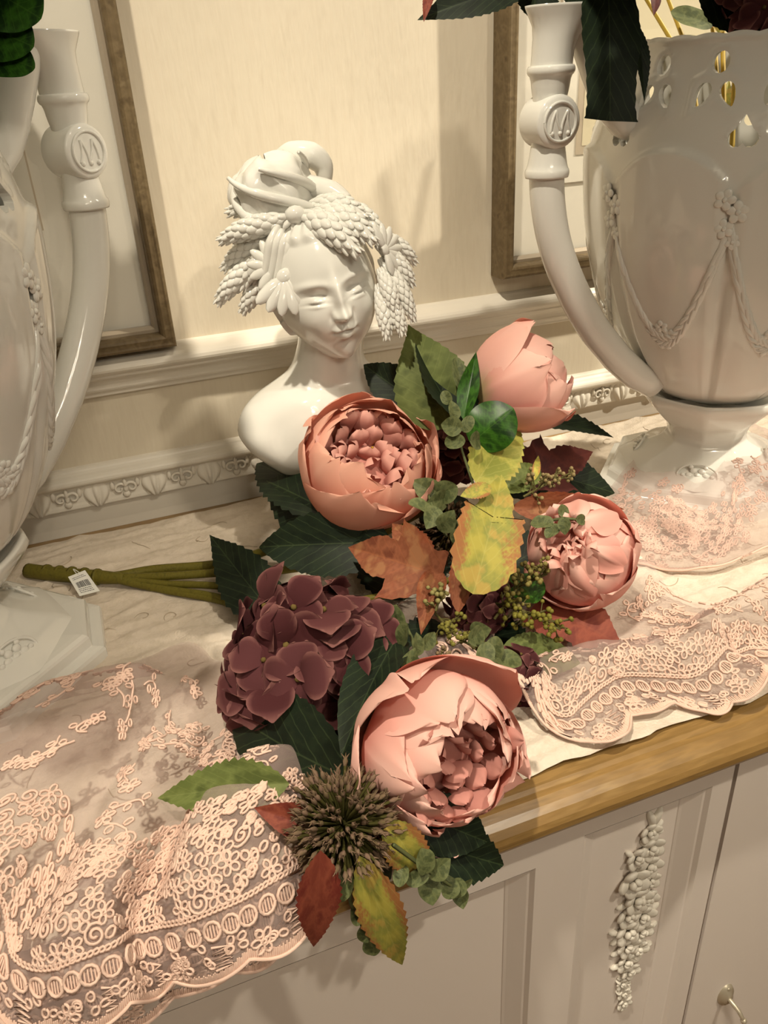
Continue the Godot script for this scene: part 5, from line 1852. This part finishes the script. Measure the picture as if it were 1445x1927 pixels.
	peony(t, Vector3(0.3253, 0.1591, 0.2348), Vector3(0.80, 0.36, 0.27), 0.9, 0.0420, [[5, 0.0, -1.4, 0.55, 0.85, 1.02, 0.14, 0.7, 0.15], [5, 0.6, -1.2, 0.85, 0.75, 0.97, 0.0, 0.6, 0.15], [5, 0.2, -1.0, 1.1, 0.7, 0.92, 0.0, 0.6, 0.1]], pink, [10, 0.4, Color(0.83, 0.60, 0.55), Color(0.9, 0.7, 0.65), 0.1], 12, "pink peony half turned away")
	peony(t, Vector3(0.3078, 0.0640, 0.3607), Vector3(-0.67, 0.74, 0.40), 0.2, 0.0385, [[5, 0.5, -1.35, 0.40, 0.85, 1.07, 0.10, 0.8, 0.12], [5, 0.0, -1.1, 0.75, 0.72, 1.0, -0.02, 0.9, 0.15], [5, 0.6, -0.8, 1.05, 0.62, 0.96, -0.03, 1.2, 0.18], [5, 0.3, -0.4, 1.32, 0.55, 0.93, -0.02, 1.4, 0.2], [7, 0.9, 0.30, 1.22, 0.36, 1.03, 0.05, 2.6, 0.3], [5, 0.2, 0.55, 1.36, 0.4, 1.0, 0.05, 2.4, 0.2]], pink, [16, 0.42, Color(0.85, 0.60, 0.55), Color(0.92, 0.73, 0.68), 0.66], 13, "tightly ruffled pink peony")
	peony(t, Vector3(0.1305, 0.0600, 0.4963), Vector3(0.12, 0.20, 0.97), 2.6, 0.0415, [[5, 0.2, -1.4, 0.20, 0.8, 1.12, 0.20, 0.9, 0.2], [6, 0.7, -1.2, 0.62, 0.72, 1.03, -0.01, 0.7, 0.18], [5, 0.1, -0.9, 0.80, 0.72, 0.97, -0.05, 0.8, 0.15], [5, 0.7, -0.7, 0.86, 0.7, 0.90, -0.05, 0.8, 0.1]], pink, [30, 0.66, Color(0.74, 0.51, 0.475), Color(0.80, 0.57, 0.53), -0.05], 14, "front pink peony opening to a deep rose centre")

	var st := MB.new()
	st.colored = true
	var mid := Vector3(0.2027, 0.1080, 0.2046)
	for k in 26:
		var w := Vector3(0.12, 0.80, 0.56).normalized() * 0.012 + Vector3(rng.randfn(), rng.randfn(), rng.randfn()) * 0.004
		st.tube([mid, mid + w * 0.7, mid + w], [0.0006, 0.0006, 0.0012], 5)
	for k in st.c.size():
		st.c[k] = Color(0.72, 0.56, 0.18)
	part("stamens", st, mats.berry, t).set_meta("kind", "stuff")

	# --- hydrangeas and thistles
	hydrangea(t, Vector3(0.0895, 0.0460, 0.3832), Vector3(-0.2, 0.70, 0.70), 0.050, 60, 0.0240, 0.95, 21, "large plum hydrangea head")
	hydrangea(t, Vector3(0.2248, 0.0400, 0.3584), Vector3(-0.1, 0.8, 0.4), 0.020, 16, 0.013, 0.9, 22, "small plum hydrangea cluster")
	hydrangea(t, Vector3(0.2199, 0.0180, 0.4159), Vector3(0.3, 0.7, 0.4), 0.017, 14, 0.012, 0.9, 23, "small plum hydrangea cluster")
	hydrangea(t, Vector3(0.2871, 0.0750, 0.1716), Vector3(0, 0.8, 0.4), 0.026, 22, 0.016, 0.9, 24, "dusky plum hydrangea cluster")
	thistle(t, Vector3(0.0663, 0.0510, 0.5150), Vector3(-0.15, 0.45, 0.85), 0.0300, 330, Color(0.30, 0.29, 0.17), Color(0.52, 0.42, 0.37), 31, "spiky dried thistle head")
	thistle(t, Vector3(0.2347, 0.0620, 0.2828), Vector3(-0.1, 0.8, 0.5), 0.028, 150, Color(0.2, 0.17, 0.1), Color(0.42, 0.34, 0.28), 32, "brown dried thistle head")

	# --- sprigs
	berries(t, [Vector3(0.2224, 0.0450, 0.3833), Vector3(0.2444, 0.0620, 0.3773), Vector3(0.2651, 0.0700, 0.3817)], 0.020, 22, 0.0019, Color(0.50, 0.46, 0.27), 41)
	berries(t, [Vector3(0.2260, 0.0480, 0.3643), Vector3(0.2406, 0.0520, 0.3921), Vector3(0.2568, 0.0460, 0.4146)], 0.018, 26, 0.0020, Color(0.47, 0.45, 0.2), 42)
	berries(t, [Vector3(0.1836, 0.0520, 0.3652), Vector3(0.1825, 0.0560, 0.3981), Vector3(0.1919, 0.0520, 0.4188)], 0.014, 22, 0.0018, Color(0.47, 0.45, 0.22), 43)
	berries(t, [Vector3(0.2948, 0.0850, 0.2952), Vector3(0.3123, 0.0900, 0.2940), Vector3(0.3445, 0.0860, 0.2788)], 0.016, 20, 0.0018, Color(0.52, 0.46, 0.32), 44)
	berries(t, [Vector3(0.1807, 0.0600, 0.3764), Vector3(0.1851, 0.0660, 0.3725), Vector3(0.1894, 0.0680, 0.3684)], 0.009, 9, 0.0018, Color(0.55, 0.52, 0.33), 45)
	berries(t, [Vector3(0.1377, 0.0520, 0.4315), Vector3(0.1491, 0.0600, 0.4307), Vector3(0.1684, 0.0600, 0.4281)], 0.014, 22, 0.0014, Color(0.5, 0.43, 0.33), 46)
	eucalyptus(t, [Vector3(0.2471, 0.1099, 0.3008), Vector3(0.2438, 0.1326, 0.2894), Vector3(0.2453, 0.1655, 0.2666)], [[Vector3(0.2424, 0.1685, 0.2651), 0.0062, 2.0], [Vector3(0.2429, 0.1615, 0.2752), 0.0085, 1.7], [Vector3(0.2384, 0.1520, 0.2826), 0.0098, 3.0], [Vector3(0.2516, 0.1513, 0.2828), 0.0075, 1.1], [Vector3(0.2386, 0.1413, 0.2875), 0.0095, 3.1], [Vector3(0.2535, 0.1404, 0.2908), 0.0095, 0.1]])
	eucalyptus(t, [Vector3(0.2126, 0.0850, 0.3261), Vector3(0.2135, 0.0950, 0.3008), Vector3(0.2206, 0.1000, 0.2698)], [[Vector3(0.2187, 0.1010, 0.2764), 0.014, 2.6], [Vector3(0.2308, 0.1000, 0.2855), 0.012, 0.4], [Vector3(0.2048, 0.0980, 0.3009), 0.014, 3.5], [Vector3(0.2036, 0.1000, 0.3203), 0.011, 4.2], [Vector3(0.2123, 0.1000, 0.3292), 0.0105, 1.0], [Vector3(0.2217, 0.0960, 0.2894), 0.013, 3.2], [Vector3(0.2225, 0.0940, 0.3310), 0.007, 0.2], [Vector3(0.2260, 0.0880, 0.3454), 0.0065, 1.6], [Vector3(0.2159, 0.0900, 0.3391), 0.0075, 4.7]])
	eucalyptus(t, [Vector3(0.1533, 0.0700, 0.3724), Vector3(0.1474, 0.0740, 0.4146), Vector3(0.1395, 0.0680, 0.4452)], [[Vector3(0.1466, 0.0740, 0.3923), 0.0105, 1.9], [Vector3(0.1419, 0.0770, 0.4152), 0.0105, 4.0], [Vector3(0.1447, 0.0800, 0.4291), 0.0078, 1.4], [Vector3(0.1537, 0.0780, 0.4263), 0.0075, 0.7], [Vector3(0.1369, 0.0780, 0.4407), 0.0088, 1.5], [Vector3(0.1323, 0.0740, 0.4482), 0.008, 3.9], [Vector3(0.1411, 0.0720, 0.4496), 0.007, 5.2]])
	eucalyptus(t, [Vector3(0.1847, 0.0600, 0.4177), Vector3(0.1921, 0.0660, 0.4328), Vector3(0.2003, 0.0600, 0.4457)], [[Vector3(0.1893, 0.0660, 0.4199), 0.009, 0.4], [Vector3(0.1847, 0.0680, 0.4421), 0.0088, 1.3], [Vector3(0.1921, 0.0690, 0.4412), 0.009, 1.5], [Vector3(0.1858, 0.0640, 0.4540), 0.009, 4.9], [Vector3(0.1989, 0.0620, 0.4467), 0.009, 0.1], [Vector3(0.1982, 0.0600, 0.4101), 0.009, 0.2]])
	eucalyptus(t, [Vector3(0.0849, 0.0528, 0.5380), Vector3(0.1054, 0.0209, 0.5380), Vector3(0.1219, -0.0024, 0.5380)], [[Vector3(0.1007, 0.0333, 0.5380), 0.0078, 1.8], [Vector3(0.1088, 0.0245, 0.5380), 0.008, 0.6], [Vector3(0.1030, 0.0097, 0.5380), 0.0085, 4.9], [Vector3(0.0966, 0.0234, 0.5380), 0.007, 3.6], [Vector3(0.1142, 0.0067, 0.5380), 0.0068, 1.7], [Vector3(0.1182, 0.0030, 0.5380), 0.0068, 4.3], [Vector3(0.1213, -0.0064, 0.5380), 0.006, 5.0], [Vector3(0.0880, 0.0286, 0.5380), 0.006, 4.6], [Vector3(0.1245, 0.0039, 0.5380), 0.004, 0.2]])
	eucalyptus(t, [Vector3(0.2694, 0.0980, 0.3579), Vector3(0.2842, 0.1040, 0.3687), Vector3(0.2918, 0.1050, 0.3772)], [[Vector3(0.2708, 0.1000, 0.3627), 0.009, 2.8], [Vector3(0.2877, 0.1060, 0.3630), 0.0068, 0.5], [Vector3(0.2787, 0.1040, 0.3789), 0.0068, 4.8], [Vector3(0.2914, 0.1060, 0.3790), 0.0062, 0.0], [Vector3(0.2734, 0.0980, 0.3729), 0.008, 4.2]])
	eucalyptus(t, [Vector3(0.0597, 0.0463, 0.5380), Vector3(0.0606, 0.0222, 0.5380), Vector3(0.0694, -0.0167, 0.5380)], [[Vector3(0.0568, 0.0381, 0.5380), 0.009, 4.4], [Vector3(0.0667, -0.0042, 0.5380), 0.006, 4.2], [Vector3(0.0695, -0.0159, 0.5380), 0.007, 4.5], [Vector3(0.0632, 0.0125, 0.5380), 0.006, 4.6]])
	price_tag()


func bend(p: Array, n: int) -> Array:
	var o := []
	for i in p.size() - 1:
		for k in n:
			o.append(p[i].cubic_interpolate(p[i + 1], p[maxi(i - 1, 0)], p[mini(i + 2, p.size() - 1)], float(k) / n))
	o.append(p[-1])
	return o


func price_tag() -> void:
	var a := Vector3(-0.0640, 0.0160, 0.1350)
	var c := Vector3(-0.0491, 0.0190, 0.1350)
	var d := Vector3(-0.0571, 0.0070, 0.1565)
	var e := Vector3(-0.0400, 0.0090, 0.1589)
	var t := thing("price_tag", "small white barcode tag hanging from the bouquet's olive stems", "tag", (a + e) / 2)
	var n := (d - a).cross(c - a).normalized()
	if n.y < 0:
		n = -n
	var b := MB.new()
	var lo := []
	var hi := []
	for p in [a, c, e, d]:
		lo.append(p - n * 0.0002)
		hi.append(p + n * 0.0002)
	var im := Image.create(128, 160, false, Image.FORMAT_RGB8)
	im.fill(Color(0.95, 0.95, 0.93))
	var g := RandomNumberGenerator.new()
	g.seed = 3
	var x := 22
	while x < 106:
		var w := 1 + g.randi() % 4
		im.fill_rect(Rect2i(x, 62, w, 44), Color(0.15, 0.15, 0.17))
		x += w + 1 + g.randi() % 4
	for row in [22, 34, 114, 126, 138]:
		x = 18
		while x < 104:
			var w := 3 + g.randi() % 9
			im.fill_rect(Rect2i(x, row, w, 5), Color(0.4, 0.4, 0.42))
			x += w + 3
	var m := plain("tag_print", Color.WHITE, 0.5)
	m.albedo_texture = ImageTexture.create_from_image(im)
	b.grid([PackedVector3Array([hi[0], hi[1]]), PackedVector3Array([hi[3], hi[2]])], false, false)
	part("printed_face", b, m, t)
	b = MB.new()
	b.grid([PackedVector3Array([lo[0], lo[1], lo[2], lo[3]]), PackedVector3Array([hi[0] - n * 0.00005, hi[1] - n * 0.00005, hi[2] - n * 0.00005, hi[3] - n * 0.00005])], true, false)
	b.grid([PackedVector3Array([lo[0], lo[1]]), PackedVector3Array([lo[3], lo[2]])], false, true)
	part("card", b, mats.tag_card, t)
	b = MB.new()
	var mid := a.lerp(c, 0.5)
	b.tube(bend([mid, mid + Vector3(-0.002, 0.003, -0.004), Vector3(-0.0539, 0.0175, 0.1349), Vector3(-0.0484, 0.0140, 0.1448), mid], 5), [0.0004], 5)
	part("tag_loop", b, mats.tag_card, t)


# ---- flowers in the urns -----------------------------------------------------------------------
func urn_flowers() -> void:
	var t := thing("flower_arrangement", "dark leaves, yellow stems and plum blossoms filling the right urn", "flowers", Vector3(0.56, 0.36, 0.2))
	leaf(t, "leaf", Vector3(0.3915, 0.4487, 0.2214), Vector3(0.3731, 0.3505, 0.2641), 0.047, "dark_leaf", [Vector2(0, 0), Vector2(0.5, 0.08), Vector2(0.92, 0.3), Vector2(0.95, 0.5), Vector2(0.8, 0.7), Vector2(0.78, 0.9), Vector2(0.86, 1.02), Vector2(0.4, 0.97), Vector2(0, 0.96)], 0.04, 0.1, 0.03, Vector3(0, -0.5, 0.3))
	leaf(t, "leaf", Vector3(0.4083, 0.4104, 0.2369), Vector3(0.4054, 0.3609, 0.2577), 0.013, "dark_leaf", LANCE, 0.1, 0.3, 0.05, Vector3(0.2, -0.5, 0.3))
	leaf(t, "leaf", Vector3(0.3634, 0.4442, 0.1660), Vector3(0.2773, 0.4230, 0.1476), 0.034, "dark_leaf", LANCE, 0.08, 0.25, 0.05, Vector3(0, -0.2, 0.3))
	leaf(t, "leaf", Vector3(0.2882, 0.4453, 0.1509), Vector3(0.2768, 0.4207, 0.1607), 0.008, "red_leaf", LANCE, 0.08, 0.3, 0.05)
	leaf(t, "leaf", Vector3(0.3753, 0.4540, 0.1527), Vector3(0.3648, 0.4198, 0.1682), 0.036, "dark_leaf", ROUND, 0.12, 0.15, 0.05, Vector3(0, -0.3, 0.3))
	leaf(t, "leaf", Vector3(0.4188, 0.4547, 0.1437), Vector3(0.4199, 0.4098, 0.1693), 0.044, "dark_leaf", OVATE, 0.1, 0.15, 0.05, Vector3(0, -0.3, 0.3))
	leaf(t, "leaf", Vector3(0.4979, 0.4377, 0.1931), Vector3(0.5425, 0.3965, 0.2320), 0.05, "dark_leaf", OVATE, 0.05, 0.15, 0.05, Vector3(0, -0.3, 0.3))
	leaf(t, "leaf", Vector3(0.4505, 0.4431, 0.1494), Vector3(0.4561, 0.4162, 0.1665), 0.018, "burgundy_leaf", LANCE, 0.05, 0.15, 0.05, Vector3(0, -0.3, 0.3))
	leaf(t, "leaf", Vector3(0.5640, 0.4126, 0.1345), Vector3(0.5319, 0.4252, 0.1161), 0.018, "eucalyptus_leaf", ROUND, 0.0, 0.15, 0.05, Vector3(0, -0.3, 0.3))
	leaf(t, "leaf", Vector3(0.5093, 0.4413, 0.1231), Vector3(0.5024, 0.4215, 0.1318), 0.010, "burgundy_leaf", LANCE, 0.0, 0.15, 0.05, Vector3(0, -0.3, 0.3))
	for q in [[Vector3(0.5435, 0.4002, 0.1103), Vector3(0.5113, 0.4438, 0.0984)], [Vector3(0.5533, 0.3997, 0.1140), Vector3(0.5387, 0.4415, 0.0974)], [Vector3(0.5862, 0.4003, 0.1133), Vector3(0.5811, 0.4404, 0.1009)], [Vector3(0.5930, 0.3999, 0.1159), Vector3(0.5954, 0.4396, 0.1064)], [Vector3(0.5960, 0.3990, 0.1295), Vector3(0.6121, 0.4340, 0.1395)]]:
		var b := MB.new()
		var low := Vector3(0.56, 0.2, 0.2).lerp(q[0], 0.35)
		b.tube([low, q[0], q[1], q[1] + (q[1] - q[0]) * 0.6], [0.0026, 0.0018, 0.0014], 7)
		part("stem", b, mats.yellow_stem, t)
	leaf(t, "leaf", Vector3(0.5791, 0.4072, 0.1249), Vector3(0.5673, 0.4378, 0.1095), 0.014, "yellow_leaf", LANCE, 0.0, 0.3, 0.05)
	leaf(t, "leaf", Vector3(0.5791, 0.4072, 0.1249), Vector3(0.6028, 0.4337, 0.1244), 0.014, "yellow_leaf", LANCE, 0.0, 0.3, 0.05)
	leaf(t, "leaf", Vector3(0.5794, 0.3289, 0.1390), Vector3(0.5994, 0.3695, 0.1232), 0.016, "yellow_leaf", LANCE, 0.0, 0.3, 0.05)
	leaf(t, "leaf", Vector3(0.5689, 0.3624, 0.1165), Vector3(0.5807, 0.3925, 0.1037), 0.012, "yellow_leaf", LANCE, 0.0, 0.3, 0.05)
	hydrangea(t, Vector3(0.5249, 0.4270, 0.2326), Vector3(-0.2, 0.7, 0.6), 0.030, 22, 0.017, 0.9, 51, "unseen plum hydrangea head above the right urn")
	# crown of the arrangement, unseen above the frame, spread to shade the urn
	for q in [[0.42, 0.53, 0.27, 0.05], [0.47, 0.54, 0.36, 0.058], [0.56, 0.54, 0.41, 0.055], [0.66, 0.54, 0.36, 0.056], [0.70, 0.53, 0.28, 0.05], [0.55, 0.57, 0.31, 0.06], [0.36, 0.54, 0.33, 0.05], [0.38, 0.54, 0.43, 0.055], [0.47, 0.54, 0.46, 0.055], [0.30, 0.55, 0.38, 0.045], [0.57, 0.54, 0.50, 0.05]]:
		hydrangea(t, Vector3(q[0], q[1] + 0.01, q[2]), Vector3(0, 1, 0.1), q[3], 26, q[3] * 0.5, 0.85, int(q[0] * 100 + q[2] * 1000), "unseen plum hydrangea head above the right urn")
	for k in 26:
		var a := k * 2.39996
		var p := Vector3(0.52 + cos(a) * 0.14, 0.51 + 0.004 * (k % 5), 0.36 + sin(a) * 0.09)
		leaf(t, "leaf", p, p + Vector3(cos(a) * 0.095, 0.015, sin(a) * 0.085), 0.062, "dark_leaf", OVATE, 0.1, 0.15, 0.1)
	var g := thing("green_plant", "rounded bright green leaves spilling from the left urn at the top corner", "plant", Vector3(-0.14, 0.36, 0.22))
	leaf(g, "leaf", Vector3(-0.0231, 0.4477, 0.1934), Vector3(0.0115, 0.4252, 0.2182), 0.044, "bright_leaf", ROUND, 0.0, 0.12, 0.1, Vector3(0, -0.3, 0.4))
	leaf(g, "leaf", Vector3(-0.0315, 0.4269, 0.1949), Vector3(0.0041, 0.4114, 0.2186), 0.036, "bright_leaf", ROUND, 0.0, 0.12, 0.12, Vector3(0, -0.3, 0.4))
	leaf(g, "leaf", Vector3(-0.0322, 0.4133, 0.1975), Vector3(0.0021, 0.4006, 0.2191), 0.026, "bright_leaf", ROUND, 0.0, 0.12, 0.12, Vector3(0, -0.3, 0.4))
	for k in 90:  # leaves out of view above, spread to shade the left table and wall
		var a := k * 2.39996
		var u := sqrt((k + 0.5) / 90.0)
		var p := Vector3(-0.14 + cos(a) * u * 0.12, 0.50 + 0.05 * (1.0 - u * u), 0.25 + sin(a) * u * 0.19)
		leaf(g, "leaf", p, p + Vector3(cos(a) * 0.05, 0.02 - 0.03 * u, sin(a) * 0.05), 0.055, "bright_leaf", ROUND, 0.0, 0.1, 0.1)
	var b := MB.new()
	for k in 5:
		b.tube([Vector3(-0.14, 0.2, 0.22), Vector3(-0.17 + k * 0.012, 0.38, 0.2), Vector3(-0.2 + k * 0.03, 0.48, 0.2)], [0.003], 6)
	part("stem", b, mats.stem_green, g)
